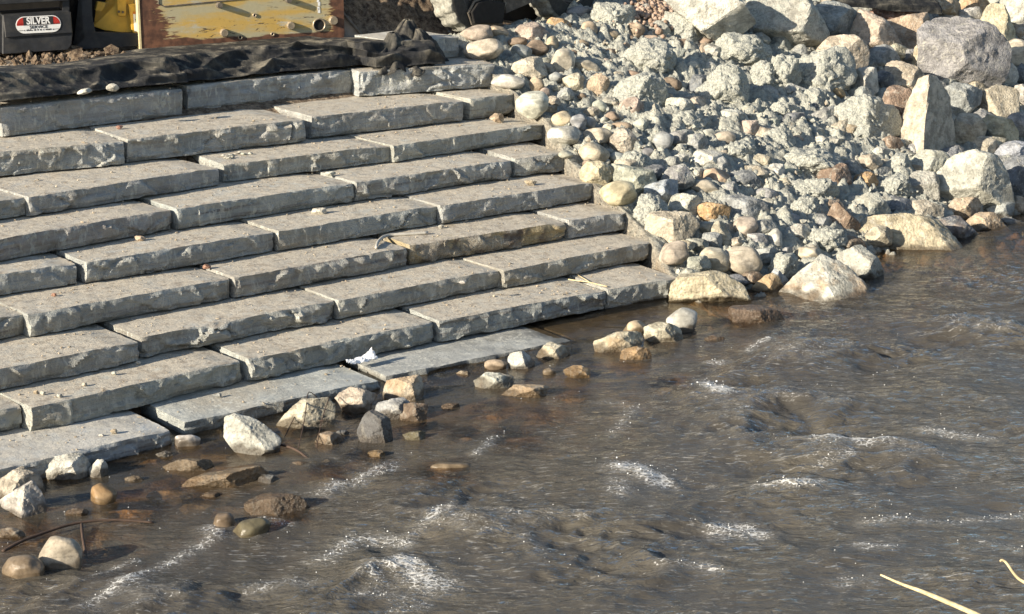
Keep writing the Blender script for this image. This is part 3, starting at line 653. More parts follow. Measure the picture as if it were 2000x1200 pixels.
B([(1922, 240), (1930, 226), (1968, 236), (1986, 262), (1980, 278), (1945, 272)], 'yellow', 'creamy yellow boulder below the square boulder at the right', 'the creamy yellow boulder')
B((1990, 246, 52, 44), 'grey', 'grey boulder cut by the right edge beside the creamy yellow one', None)
B((1940, 281, 44, 26), 'cream', 'cream flat stone under the creamy yellow boulder', None, name='stone')
B((1980, 300, 70, 44), 'blue', 'pale blue grey boulder at the right edge above the white mottled boulder', 'the pale blue edge boulder')
B([(1830, 384), (1838, 345), (1858, 312), (1900, 300), (1938, 310), (1956, 342), (1970, 392), (1930, 404), (1880, 390)], 'white', 'large white grey mottled boulder near the waterline at right', 'the white mottled boulder', mud=.25, facets=[((-.5, .3, .8), .5), ((.7, .05, .65), .6), ((-.2, -.7, .6), .6)], off=.35)
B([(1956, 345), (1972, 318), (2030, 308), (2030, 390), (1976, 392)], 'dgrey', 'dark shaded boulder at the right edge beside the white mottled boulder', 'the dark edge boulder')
B([(1674, 455), (1694, 430), (1760, 425), (1816, 435), (1842, 465), (1870, 510), (1800, 506), (1720, 500), (1690, 482)], 'yellow', 'long wedge shaped cream yellow boulder with its foot in the river', 'the long yellow boulder', facets=[((-.15, .2, .95), .42), ((.8, .45, .5), .6), ((-.2, -.8, .5), .55)], off=.15)
B([(1812, 436), (1868, 426), (1892, 450), (1912, 474), (1890, 484), (1850, 470)], 'dgrey', 'dark striated rock sloping into the water behind the long yellow boulder', None, rust=.25)
B([(1886, 440), (1912, 418), (1938, 420), (1968, 452), (1950, 466), (1906, 468)], 'tan', 'tan and purplish boulder at the waterline, right of the dark striated rock', 'the purplish waterline boulder')
B((1974, 441, 50, 32), 'grey', 'small grey boulder at the waterline by the right edge', None)
B([(1766, 420), (1776, 396), (1812, 394), (1838, 408), (1832, 432), (1800, 436)], 'beige', 'beige block above the long yellow boulder', 'the beige block')
B([(1848, 410), (1866, 390), (1900, 388), (1912, 402), (1892, 428), (1862, 424)], 'tan', 'tan block at the foot of the white mottled boulder', 'the tan foot block')
B((1954, 411, 48, 32), 'grey', 'grey stone below right of the white mottled boulder', None, name='stone')
B((1988, 402, 30, 34), 'beige', 'knobbly beige stone below the dark edge boulder', None, name='stone')
B([(1778, 345), (1790, 338), (1830, 345), (1832, 390), (1800, 398), (1776, 380)], 'clay', 'square grey white boulder with a dark front, left of the white mottled boulder', 'the square grey white boulder', mud=.4, facets=[((-.1, .75, .6), .5), ((0, -.4, .9), .55)])
B([(1778, 320), (1800, 296), (1836, 300), (1860, 322), (1845, 348), (1820, 344)], 'clay', 'grey white boulder at the foot of the tall ridge boulder', 'the grey white foot boulder', mud=.5)
S((1789, 331, 34, 18, 8), 'tan', 'flat tan cobble')
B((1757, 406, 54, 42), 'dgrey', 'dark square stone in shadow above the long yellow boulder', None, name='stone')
B((1697, 407, 76, 54), 'clay', 'sunlit grey rock above the long yellow boulder', 'the sunlit grey rock', mud=.45)
B([(1534, 568), (1560, 540), (1606, 505), (1642, 520), (1674, 548), (1690, 574), (1640, 590), (1600, 594), (1550, 587)], 'pale', 'striped cream and brown rock jutting into the water', 'the striped cream rock', rust=.5, facets=[((-.5, .3, .8), .5), ((.45, .5, .75), .5)], off=.42)
B([(1640, 505), (1680, 486), (1704, 508), (1722, 556), (1692, 574), (1660, 548)], 'clay', 'pale topped grey rock behind the striped cream rock', 'the pale topped rock', mud=.5)
B([(1318, 588), (1322, 556), (1338, 538), (1400, 535), (1440, 555), (1456, 590), (1360, 592)], 'yellow', 'wedge shaped yellow cream boulder at the end of the lowest dry step', 'the wedge boulder at the steps', facets=[((-.3, -.1, .95), .5), ((.55, .3, .75), .55), ((0, -.8, .5), .6)], off=.3)
B((1499, 560, 54, 46), 'yellow', 'golden stone at the waterline left of the striped cream rock', 'the golden waterline stone', rust=.5, name='stone')
B((1520, 552, 36, 48), 'blue', 'blue grey stone between the golden stone and the striped rock', None, name='stone')
B([(1268, 452), (1276, 420), (1320, 417), (1356, 428), (1358, 446), (1340, 464), (1308, 473), (1276, 462)], 'beige', 'two toned boulder, cream left face and grey right, beside the seventh step', 'the two toned boulder', facets=[((-.6, -.1, .75), .5), ((.65, .05, .7), .48), ((0, .8, .5), .66)])
B([(1632, 440), (1622, 408), (1640, 400), (1668, 436), (1678, 458), (1655, 464)], 'brown', 'diagonal brown purple rock above the long yellow boulder', 'the diagonal purple rock')
B((1630, 350, 62, 54), 'brown', 'round brown grey boulder with a crusty sunlit face', 'the round crusty boulder', mud=.3)
# --- clay caked boulders
B((1250, 188, 88, 74), 'clay', 'grey green clay caked boulder, pale left and grey right, mid upper bank', 'the clay caked upper boulder', kind='m', mud=1, facets=[((-.6, .4, .7), .5), ((.7, -.1, .7), .48)])
B((1446, 104, 100, 64), 'clay', 'clay caked boulder below the tilted cream slab rock', 'the clay boulder under the slab', kind='m', mud=1)
B((1338, 56, 82, 66), 'clay', 'upright clay caked boulder with a dark right face left of the slab rock', 'the upright clay boulder', kind='m', mud=1, facets=[((-.5, .3, .8), .52), ((.85, 0, .5), .5)])
B((1195, 36, 80, 52), 'clay', 'clay caked mound near the wheels at the crest', 'the clay mound by the wheels', kind='m', mud=1)
B((1263, 118, 94, 72), 'clay', 'crumbly clay lump between the tan cobbles and the clay caked boulder', 'the crumbly clay lump', kind='m', mud=1)
B((1414, 176, 82, 82), 'clay', 'tall crumbly clay lump below the clay boulder under the slab', 'the tall clay lump', kind='m', mud=1)
B((1490, 152, 56, 58), 'clay', 'cream crusted clay lump right of the tall clay lump', None, kind='m', mud=.8)
B((1527, 153, 64, 74), 'clay', 'knobbly clay boulder below the big mottled crest boulder', 'the knobbly clay boulder', kind='m', mud=.8)
B((1610, 146, 106, 92), 'clay', 'largest clay covered boulder, in half shade below the beige shadow cut boulder', 'the largest clay boulder', kind='m', mud=1, facets=[((-.5, .3, .8), .6), ((.5, .2, .8), .5)])
B((1596, 196, 68, 40), 'clay', 'low clay lump under the oblong orange cobble', 'the low clay lump', kind='m', mud=1)
B((1697, 236, 114, 88), 'clay', 'broad clay boulder with a grey streaked right face left of the tall ridge', 'the broad clay boulder', kind='m', mud=.8, facets=[((-.45, .35, .8), .55), ((.75, .1, .6), .45)])
B((1528, 220, 60, 34), 'clay', 'flat pale clay lump left of the low clay lump', None, kind='m', mud=1)
B((1272, 412, 58, 54), 'clay', 'standing clay crust lump above the two toned boulder', 'the standing clay crust', kind='m', mud=1)
B((1585, 320, 114, 52), 'clay', 'wide lumpy clay mass left of the round crusty boulder', 'the wide clay mass', kind='m', mud=1)
B((1587, 377, 88, 46), 'clay', 'pale crusted boulder below the wide clay mass', 'the pale crusted boulder', kind='m', mud=.9)
B((1577, 412, 58, 44), 'clay', 'pointed pale clay covered stone below the pale crusted boulder', None, kind='m', mud=.7)
B((1757, 326, 44, 46), 'clay', 'small clay lump left of the grey white foot boulder', None, kind='m', mud=1)
B((1740, 366, 70, 48), 'clay', 'clay lump left of the square grey white boulder', 'the clay lump by the square boulder', kind='m', mud=1)
B((1530, 524, 48, 50), 'clay', 'clay lump above the golden waterline stone', None, kind='m', mud=1)
B((1615, 470, 66, 40), 'clay', 'clay lump above the striped cream rock', None, kind='m', mud=1)
B((1520, 275, 60, 44), 'clay', 'clay lump in the middle of the bank, left of the small tan chip', None, kind='m', mud=1)
B((1345, 240, 70, 40), 'clay', 'clay lump under the pale triangular stone', None, kind='m', mud=1)
B((1240, 320, 60, 40), 'clay', 'clay lump behind the flat cream stone', None, kind='m', mud=1)
B((1440, 300, 60, 40), 'clay', 'clay lump right of the long beige cobble of the mid bank', None, kind='m', mud=1)
# --- cobbles by the ends of the steps
K = dict(kind='r', name='cobble')
B((930, 67, 64, 36, -8), 'pink', 'smooth pinkish tan cobble by the end of the top clay edge, below the wheel', 'the pinkish crest cobble', **K)
B((946, 98, 80, 42, -8), 'cream', 'pitted cream cobble on the right end of the topmost step', 'the pitted cream cobble', **K)
B((972, 63, 44, 24, 15), 'tan', 'rough tan cobble behind the pinkish crest cobble', None, **K)
B((992, 160, 66, 28, 5), 'pale', 'flat pale cobble at the right end of the topmost step', 'the flat pale cobble', **K)
B((1034, 135, 60, 42), 'cream', 'angular cream stone above the big round cobble by the second step', 'the angular cream stone', kind='a', name='stone')
B((1039, 205, 66, 56), 'pale', 'big round grey cream cobble at the right end of the second step', 'the big round cobble', **K)
B((1100, 122, 46, 56, 12), 'cream', 'upright two faced grey cream cobble near the second step end', 'the upright cobble', **K)
B((1145, 131, 62, 28, 14), 'beige', 'long beige cobble lying right of the upright cobble', 'the long beige cobble', **K)
B((1101, 266, 66, 40, -3), 'pale', 'pale grey oval cobble at the end of the third step', 'the pale oval cobble', **K)
B((1168, 266, 58, 34, 8), 'beige', 'beige oval cobble right of the pale oval cobble', 'the beige oval cobble', **K)
B((1160, 298, 62, 40, 5), 'beige', 'domed beige cobble just right of the fourth step end', 'the domed beige cobble', **K)
B((1207, 378, 74, 50, -4), 'yellow', 'largest yellowish cream cobble beside the fifth step', 'the yellowish cobble', **K)
B((1316, 496, 64, 46, -22), 'pink', 'pinkish beige oval cobble above the end of the lowest dry step', 'the pinkish oval cobble', **K)
B((1397, 506, 66, 46, 24), 'cream', 'cream oval cobble leaning against the large beige cobble', 'the cream leaning cobble', **K)
B((1450, 507, 84, 58, 20), 'beige', 'largest beige cobble near the water, shadowed on its left', 'the large beige cobble', **K)
B((1456, 446, 50, 48, 10), 'pink', 'egg shaped pinkish grey cobble above the large beige cobble', 'the egg shaped cobble', **K)
B((1401, 349, 58, 38, 16), 'tan', 'smooth tan pink cobble in the middle of the bank', 'the tan pink cobble', **K)
B((1413, 272, 50, 30, -14), 'beige', 'smooth beige cobble below the tall clay lump', 'the smooth mid bank cobble', **K)
B((1295, 278, 42, 42), 'grey', 'striped grey cobble right of the flat tan cobbles', 'the striped grey cobble', **K)
B((1580, 496, 58, 28, 10), 'cream', 'cream oval cobble on the clay above the striped cream rock', 'the cream oval cobble', **K)
B((1636, 182, 36, 20, 22), 'orange', 'oblong orange cobble on the largest clay boulder', 'the oblong orange cobble', **K)
B((1241, 64, 40, 36, -10), 'tan', 'round tan cobble right of the three brown cobbles at the crest', 'the round tan cobble', **K)
B((1349, 137, 38, 32, -25), 'cream', 'cream egg shaped cobble left of the white one', 'the cream egg cobble', **K)
B((1385, 135, 28, 28), 'white', 'whitest small cobble, below the clay boulder under the slab', None, **K)
B((1392, 418, 60, 38, 5), 'orange', 'rough orange tan block in the lower bank', 'the rough orange block', kind='a', name='stone', rust=.3)
B((1328, 214, 54, 40, 15), 'pale', 'pale triangular stone right of the clay caked upper boulder', 'the pale triangular stone', kind='a', name='stone')
B((1227, 331, 52, 34, 10), 'cream', 'flat sided cream stone right of the domed beige cobble', 'the flat sided cream stone', kind='a', name='stone')
B((1166, 341, 60, 46), 'yellow', 'broken yellow brown stone at the end of the fifth step', 'the broken yellow stone', kind='a', name='stone', facets=LF)
B((1460, 411, 80, 48, 15), 'grey', 'dark grey flat rock with pale edges above the egg shaped cobble', 'the pale edged flat rock', kind='a', name='stone')
B((1363, 168, 48, 40, -25), 'dgrey', 'dark blue grey angular stone below the cream egg cobble', 'the dark angular stone', kind='a', name='stone')
# --- smaller stones, named by their neighbours
for g, c_, a_ in [((1188, 68, 44, 24, 5), 'tan', 'flat topped tan cobble'), ((1270, 81, 42, 26, 8), 'tan', 'tan wedge cobble'), ((1148, 60, 40, 36, -30), 'tan', 'brownish tan cobble'), ((1135, 87, 32, 20), 'tan', 'dull tan cobble'),
        ((1018, 102, 42, 30, 10), 'grey', 'shaded grey cobble'), ((1048, 95, 44, 34), 'brown', 'shaded brown cobble'), ((1010, 82, 40, 18, -8), 'brown', 'flat brown cobble'), ((1078, 90, 26, 40, 15), 'tan', 'slim tan cobble'), ((1062, 98, 26, 24), 'brown', 'brown round cobble'),
        ((1098, 232, 42, 30, -5), 'yellow', 'split yellow cobble'), ((1130, 240, 34, 34), 'grey', 'shaded grey cobble'), ((1150, 240, 28, 24), 'grey', 'dull grey cobble'), ((1213, 248, 46, 20, 5), 'tan', 'flat tan cobble'), ((1207, 150, 28, 22, -20), 'cream', 'cream cobble'), ((1235, 148, 40, 20, 10), 'brown', 'shaded brown cobble'),
        ((1181, 153, 34, 20, 10), 'tan', 'flat tan cobble'), ((1204, 185, 32, 14, -22), 'brown', 'slim brown cobble'), ((1214, 200, 14, 26, 15), 'brown', 'upright slim brown cobble'), ((1300, 195, 28, 28, 10), 'tan', 'tan cobble'), ((1310, 165, 44, 28, 5), 'brown', 'brown cobble'), ((1292, 178, 26, 24), 'grey', 'dull cobble'),
        ((1378, 84, 30, 22), 'brown', 'brown tan cobble'), ((1395, 73, 26, 18, -10), 'white', 'white cobble'), ((1336, 89, 46, 28, 8), 'brown', 'brown grey cobble'), ((1376, 366, 64, 30, 8), 'beige', 'flat beige cobble'), ((1513, 464, 30, 36), 'white', 'whitish cobble'), ((1048, 166, 30, 32), 'tan', 'tan cobble'),
        ((1086, 152, 28, 22), 'grey', 'grey cobble'), ((1233, 76, 24, 14), 'brown', 'small brown cobble'), ((1170, 45, 24, 16), 'tan', 'small tan cobble'), ((1557, 273, 28, 18), 'tan', 'tan chip cobble'), ((1208, 309, 36, 22, 10), 'grey', 'grey cobble'), ((1265, 300, 30, 22), 'grey', 'grey cobble'),
        ((1105, 302, 30, 16), 'clay', 'dusty cobble'), ((1196, 228, 30, 20), 'brown', 'brown cobble'), ((1242, 40, 20, 14), 'tan', 'tan little cobble'), ((1310, 18, 18, 12), 'pink', 'pink little cobble'), ((1118, 105, 26, 16), 'brown', 'brown little cobble'), ((1130, 25, 50, 26), 'dgrey', 'dark round cobble')]:
    S(g, c_, a_)
for g, c_, a_ in [((1040, 66, 60, 38), 'pink', 'rough beige lumpy stone'), ((1091, 52, 44, 28, 12), 'orange', 'orange tan angular stone'), ((1112, 42, 32, 22), 'grey', 'grey white angular stone'), ((1121, 162, 40, 34), 'beige', 'beige grey stone'), ((1166, 170, 38, 44, 20), 'tan', 'brown triangular stone'),
        ((1233, 214, 38, 36), 'pink', 'pinkish rough stone'), ((1352, 204, 42, 24), 'beige', 'beige angular stone'), ((1366, 101, 36, 22, -15), 'tan', 'tan angular stone'), ((1432, 231, 42, 28, 20), 'pale', 'pale angular stone'), ((1473, 225, 38, 18, 14), 'beige', 'flat beige stone'), ((1463, 256, 36, 30), 'pink', 'pinkish stone'),
        ((1220, 276, 48, 34, 25), 'cream', 'cream broken stone'), ((1292, 377, 52, 36, -10), 'blue', 'pale blue grey angular stone'), ((1336, 403, 50, 36), 'pale', 'pale angular stone'), ((1232, 352, 76, 40, 12), 'clay', 'dusty flat slab stone'), ((1408, 461, 26, 42, -28), 'cream', 'thin cream wedge stone'), ((1377, 315, 54, 34, -5), 'pale', 'pale grey angular stone'),
        ((1457, 354, 58, 34, 15), 'dgrey', 'rough dark grey stone'), ((1272, 337, 46, 24), 'dgrey', 'flat dark stone'), ((1480, 341, 46, 24, 25), 'cream', 'cream flat stone'), ((1357, 341, 28, 22), 'pale', 'pale chip stone'), ((1410, 330, 30, 34), 'grey', 'grey upright stone'), ((1664, 256, 40, 26, 25), 'tan', 'tan flat stone'),
        ((1692, 358, 36, 34), 'orange', 'orange cream wedge stone'), ((1513, 340, 30, 30), 'pale', 'pale stone'), ((1537, 427, 38, 30), 'blue', 'blue grey stone'), ((1650, 476, 64, 26, 12), 'brown', 'flat brown stone'), ((1670, 437, 28, 24), 'pale', 'pale stone'), ((1736, 34, 84, 28), 'red', 'red brown rock'), ((1894, 38, 38, 36), 'white', 'white angular stone'),
        ((1640, -2, 60, 26), 'pink', 'pinkish flat rock'), ((1330, 440, 30, 20), 'grey', 'grey stone'), ((1420, 395, 34, 22), 'grey', 'grey stone'), ((1390, 470, 30, 24), 'grey', 'grey stone'), ((1360, 478, 36, 18), 'clay', 'dusty stone'), ((1470, 545, 36, 20), 'brown', 'brown stone'), ((1440, 548, 34, 18), 'dgrey', 'dark stone'),
        ((1500, 500, 34, 24), 'grey', 'grey stone'), ((1560, 455, 40, 26), 'pale', 'pale stone'), ((1600, 435, 36, 26), 'grey', 'grey stone'), ((1660, 330, 36, 26), 'grey', 'grey stone'), ((1480, 470, 30, 22), 'grey', 'grey stone'), ((1500, 385, 34, 26), 'grey', 'grey stone'), ((1740, 285, 36, 30), 'brown', 'brown stone'), ((1720, 300, 30, 20), 'pale', 'pale stone'),
        ((1860, 345, 30, 22), 'grey', 'grey stone'), ((1830, 275, 30, 22), 'grey', 'grey stone'), ((1590, 260, 34, 22), 'pale', 'pale stone'), ((1630, 285, 36, 24), 'clay', 'dusty stone'), ((1930, 205, 20, 16), 'dgrey', 'dark chip stone'), ((1842, 100, 26, 18), 'brown', 'brown chip stone')]:
    S(g, c_, a_, kind='a', mud=.25 if c_ in ('grey', 'clay', 'pale') else .0)
# --- stones filling the gaps between the named ones
rs = random.Random(29); nb_ = 0; tries = 0
while nb_ < 48 and tries < 3000:
    tries += 1; x = rs.uniform(1480, 1995); y = rs.uniform(8, 440)
    if y > np.interp(x, [1480, 1690, 1880, 2000], [440, 420, 370, 350]): continue
    sz = rs.uniform(30, 52)
    if any(math.hypot(x-a, y-b) < .30*(min(c1, d1)+sz) for a, b, c1, d1 in ALL): continue
    cn = rs.choice(['grey', 'pale', 'beige', 'clay', 'clay', 'grey', 'dgrey', 'tan'])
    S((x, y, sz*rs.uniform(1, 1.4), sz*rs.uniform(.8, 1), rs.uniform(-25, 25)), cn, dict(clay='dusty', dgrey='dark grey').get(cn, cn)+' wedged boulder', kind='a', name='boulder', mud=.45 if cn in ('clay', 'grey', 'pale') else .15, off=-.08)
    nb_ += 1
rs = random.Random(11); nfill = 0; tries = 0
while nfill < 95 and tries < 4000:
    tries += 1
    x = rs.uniform(1000, 1995); y = rs.uniform(20, 560)
    if x < np.interp(y, [20, 125, 180, 240, 305, 355, 410, 470, 540], [1060, 985, 1030, 1085, 1130, 1185, 1245, 1300, 1345]): continue
    if y > np.interp(x, [1330, 1500, 1690, 1880, 2000], [545, 545, 480, 430, 410]): continue
    if x < 1120 and y < 60: continue
    sz = rs.uniform(13, 26) if rs.random() < (.8 if x < 1250 else .5) else rs.uniform(26, 42)
    if any(math.hypot(x-a, (y-b))< .40*(min(c1, d1)+sz) for a, b, c1, d1 in ALL): continue
    rd = rs.random() < (.45 if x < 1250 else .08)
    cn = rs.choice(['tan', 'beige', 'grey', 'pale', 'brown', 'pink', 'clay', 'clay', 'cream'] if x < 1250 else ['grey', 'pale', 'beige', 'clay', 'clay', 'grey', 'cream'])
    S((x, y, sz*rs.uniform(1, 1.5), sz*rs.uniform(.75, 1), rs.uniform(-25, 25)), cn, f"small {dict(clay='dusty', pink='pinkish').get(cn, cn)} {'pebble' if rd else 'chip'}", kind='r' if rd else 'a', name='pebble' if rd else 'stone_chip', mud=.45 if cn in ('clay', 'grey') else .2, off=.1 if x < 1250 else .45)
    nfill += 1
# --- stones standing in the river
LM = [('the big white river stone', (490, 850, 110, 90)), ('the white paper', (706, 713, 50, 20)), ('the twig in the water', (600, 880, 90, 60)), ('the sunken branch', (150, 1040, 280, 60)), ('the lone orange stone', (203, 965, 52, 38)), ('the twin lobed cream stone', (1207, 668, 95, 42))]
WK = dict(where='water')
B([(436, 852), (438, 815), (460, 808), (502, 820), (548, 855), (542, 884), (520, 896), (470, 880)], 'white', 'big white cream stone with a slanting top standing in the shallows', kind='a', name='stone', facets=[((-.45, -.1, .9), .48), ((.4, .55, .7), .5)], **WK)
B([(540, 826), (590, 780), (640, 776), (654, 795), (652, 825), (602, 840), (560, 842)], 'cream', 'cream stone with a pointed left end behind the twig in the water', kind='a', name='stone', **WK)
B((695, 783, 82, 54), 'beige', 'rough beige stone against the edge of the layered wet slab', kind='a', name='stone', mud=.1, **WK)
B([(748, 774), (755, 745), (820, 732), (828, 760), (822, 782), (770, 788)], 'cream', 'cream block with a brown hollow at the tip of the half flooded slab', kind='a', name='stone', rust=.4, **WK)
B((768, 800, 74, 46), 'grey', 'pale grey stone under the cream block', kind='a', name='stone', **WK)
B([(780, 803), (790, 787), (836, 790), (829, 826), (782, 824)], 'brown', 'brown grey squared stone at the right of the pale grey stone', kind='a', name='stone', soak=0.4, dz=0, **WK)
B([(698, 842), (710, 812), (727, 800), (755, 820), (768, 852), (745, 866), (710, 872)], 'dgrey', 'dark wet peaked rock right of the twig in the water', kind='a', name='stone', soak=0.7, dz=0, **WK)
B((643, 857, 60, 36), 'tan', 'low tan stone just right of the twig, half under water', kind='a', name='stone', soak=0.6, dz=0.02, **WK)
B((808, 850, 46, 24), 'olive', 'mossy stone barely above the water right of the dark peaked rock', kind='a', name='stone', soak=0.9, dz=0.02, **WK)
B((965, 744, 80, 34, -3), 'pale', 'white and yellow stone with a dark right side in midstream row', kind='a', name='stone', rust=.3, facets=LF, **WK)
B((968, 713, 44, 22), 'tan', 'flat tan stone above the white and yellow stone', kind='r', name='stone', **WK)
B((1018, 705, 52, 38), 'white', 'pale pointed stone left of the brown based block', kind='a', name='stone', **WK)
B((1081, 686, 66, 36), 'cream', 'cream block with a brown base by the corner of the flooded slab', kind='a', name='stone', rust=.3, **WK)
B((1073, 726, 26, 14), 'tan', 'tiny tan stone below the brown based block', kind='r', name='stone', **WK)
B((1127, 728, 52, 28), 'orange', 'orange tan pointed stone standing alone in the stream', kind='a', name='stone', **WK)
B((1026, 763, 94, 28, -3), 'tan', 'long wet tan stone below the white and yellow stone', kind='a', name='stone', rust=.3, soak=0.5, dz=0.01, **WK)
B([(1160, 690), (1164, 666), (1205, 650), (1252, 647), (1256, 662), (1230, 686)], 'cream', 'twin lobed cream stone with an orange wet foot', kind='a', name='stone', rust=.35, **WK)
B((1240, 641, 50, 30, -12), 'tan', 'smooth tan cobble behind the twin lobed cream stone', kind='r', name='cobble', **WK)
B((1241, 691, 64, 28), 'orange', 'speckled orange stone below the twin lobed cream stone', kind='a', name='stone', soak=0.5, dz=0.0, **WK)
B((1295, 651, 76, 46, -8), 'cream', 'cream topped stone with a dark wet base left of the round white boulder', kind='a', name='stone', **WK)
B((1331, 627, 62, 54), 'white', 'round grey white boulder at the right end of the row of stones', kind='r', name='boulder', mud=.2, **WK)
B((1478, 612, 112, 44, 8), 'brown', 'flat wet brown rock between the steps and the striped cream rock', kind='a', name='stone', soak=0.85, dz=0.03, **WK)
B([(82, 918), (100, 893), (150, 884), (178, 905), (173, 936), (130, 942), (90, 936)], 'pale', 'white cream stone at the foot of the pale blue grey slab', kind='a', name='stone', **WK)
B((192, 917, 38, 40), 'white', 'small white stone touching the white cream stone at the slab foot', kind='a', name='stone', **WK)
B([(-20, 945), (40, 910), (75, 930), (86, 955), (40, 967), (-10, 978)], 'beige', 'beige boulder at the left edge beside the pale slab', kind='a', name='boulder', **WK)
B([(0, 980), (40, 965), (60, 938), (92, 985), (72, 1016), (40, 1002)], 'white', 'pointed white stone with a blue grey right face near the left edge', kind='a', name='stone', facets=[((-.6, .1, .8), .45), ((.65, 0, .75), .42)], **WK)
B((203, 965, 52, 42), 'orange', 'lone orange stone wet at its base', kind='r', name='stone', rust=.5, soak=0.45, dz=0.0, **WK)
B((118, 1080, 88, 76), 'cream', 'pale topped boulder under the sunken branch', kind='r', name='boulder', soak=0.35, dz=0.02, **WK)
B((45, 1106, 84, 60), 'tan', 'tan boulder mostly under water near the left edge', kind='r', name='boulder', soak=0.8, dz=0.03, **WK)
B((370, 906, 104, 34, 3), 'tan', 'low wet tan rock above the long jagged one', kind='a', name='stone', soak=0.8, dz=0.035, **WK)
B((440, 931, 176, 40, -8), 'tan', 'long jagged tan rock lying low in the shallows', kind='a', name='stone', rust=.4, soak=0.8, dz=0.035, **WK)
B((540, 978, 130, 64), 'brown', 'reddish brown rock awash below the twig', kind='a', name='stone', soak=0.95, dz=0.085, **WK)
B((437, 1016, 42, 42), 'tan', 'small tan stone left of the greenish awash cobble', kind='r', name='stone', soak=0.9, dz=0.03, **WK)
B((487, 1027, 88, 48, -20), 'olive', 'greenish cobble awash at the head of the foam streak', kind='r', name='cobble', soak=0.9, dz=0.055, **WK)
B((366, 862, 52, 26), 'pale', 'small white stone between the slab corner and the big white stone', kind='r', name='stone', **WK)
B((790, 946, 64, 26), 'tan', 'sunken tan stone showing through the water below the dark rock', kind='r', name='stone', soak=0.9, dz=0.04, **WK)
B((880, 905, 80, 24), 'tan', 'pale patch of a sunken stone in the brown shallows', kind='r', name='stone', soak=0.9, dz=0.05, **WK)
for g, c_, a_ in [((322, 886, 36, 16), 'grey', 'half sunk grey stone'), ((585, 906, 40, 18), 'brown', 'half sunk brown stone'), ((262, 934, 38, 16), 'tan', 'half sunk tan stone'), ((150, 1000, 46, 20), 'brown', 'half sunk brown stone'), ((22, 1040, 64, 26), 'tan', 'half sunk tan stone'), ((735, 884, 34, 16), 'orange', 'half sunk orange stone'),
        ((880, 792, 38, 15), 'brown', 'half sunk brown stone'), ((905, 728, 28, 13), 'tan', 'half sunk tan stone'), ((525, 935, 44, 22), 'dgrey', 'half sunk dark stone'), ((410, 965, 40, 14), 'brown', 'half sunk brown chip'), ((668, 845, 30, 16), 'dgrey', 'half sunk dark chip'), ((1395, 660, 40, 16), 'brown', 'half sunk brown stone')]:
    S(g, c_, a_, kind='a', group='stones in the shallows', where='water', soak=.6, dz=.015)
SUNK = []
for x, y, wd, ht, cc in [(330, 950, 90, 26, 'tan'), (270, 990, 120, 40, 'orange'), (385, 978, 70, 24, 'beige'), (640, 925, 70, 30, 'beige'), (700, 893, 56, 22, 'orange'), (905, 850, 60, 22, 'tan'), (868, 838, 44, 18, 'brown'), (965, 802, 100, 36, 'tan'), (1055, 815, 80, 26, 'tan'), (1115, 772, 70, 22, 'orange'), (1150, 712, 50, 18, 'brown'), (1300, 752, 66, 26, 'beige'),
        (1445, 630, 70, 24, 'beige'), (1380, 612, 60, 18, 'tan'), (60, 1045, 110, 36, 'tan'), (180, 1050, 60, 26, 'orange'), (560, 1010, 80, 30, 'red'), (740, 905, 60, 20, 'brown'), (1220, 720, 60, 20, 'tan'), (430, 880, 80, 20, 'beige'), (300, 890, 70, 20, 'brown'), (1000, 860, 90, 26, 'brown'), (860, 925, 90, 30, 'brown')]:
    P = on_water(x, y); yd = float((P-CAM) @ FW); sc_ = yd/FPX
    o, Cc, px = put_rock('sunken_stone', 'a', (x, y, wd, ht*1.2), cc, 900+x, where=yd, soak=.35); LMs = LM
    top = max(v.co.z for v in o.data.vertices)+Cc[2]; o.location.z -= top-float(water_z(un(P)[0]))+.035; SUNK.append((o.location.x, o.location.y, wd/2*sc_))
    l = f"sunken {dict(orange='orange brown', red='reddish').get(cc, cc)} stone under water, {where_from((x, y, wd, ht))}"; used[l] = 1; tag(o, l, 'stone', 'sunken stones showing through the shallows')
# ------------------------------------------------------------------ black fabric over the crest of the steps
def y_front(u):      # n of the topmost step's front at u
    best = None
    for s in slab_info:
        if s['c'] != 0: continue
        a, _ = un(s['A']); b, _ = un(s['A']+np.array([*(s['d']*s['L']), 0]))
        if a-.1 <= u <= b+.1: t = np.clip((u-a)/(b-a), 0, 1); P = s['A'][:2]+s['d']*s['L']*t; return float(P @ N2)
    return float(un(on_z(-4, 213, Z[0]))[1]) if u < 12 else float(un(on_z(968, 122, Z[0]))[1])
def lift(pts, dn):     # pixels on an upright surface dn behind the topmost step's front -> n and z as functions of u
    q = []
    for x, y in pts:
        n_ = 23.0
        for _ in range(8): P = on_n(x, y, n_); n_ = y_front(un(P)[0])+dn
        q.append((un(P)[0], n_, P[2]))
    q.sort(); return [np.array(c) for c in zip(*q)]
back = lift([(-250, 152), (0, 131), (120, 126), (235, 108), (280, 97), (450, 84), (640, 75), (720, 74), (860, 62)], 1.35)
edge = lift([(-250, 165), (0, 141), (160, 136), (250, 120), (330, 113), (480, 100), (560, 96), (640, 90), (760, 84), (880, 76)], .50)
hemc = lift([(-250, 236), (-60, 206), (0, 199), (100, 189), (240, 171), (400, 157), (560, 139), (640, 135), (720, 138), (880, 124)], .06)
u0 = un(on_z(-160, 215, Z[0]))[0]; u1 = un(on_z(828, 120, Z[0]))[0]
FU, FS = 420, 110; us = np.linspace(u0, u1, FU); prof = np.linspace(0, 1, FS); Vf = []
yf = np.array([y_front(x) for x in us])
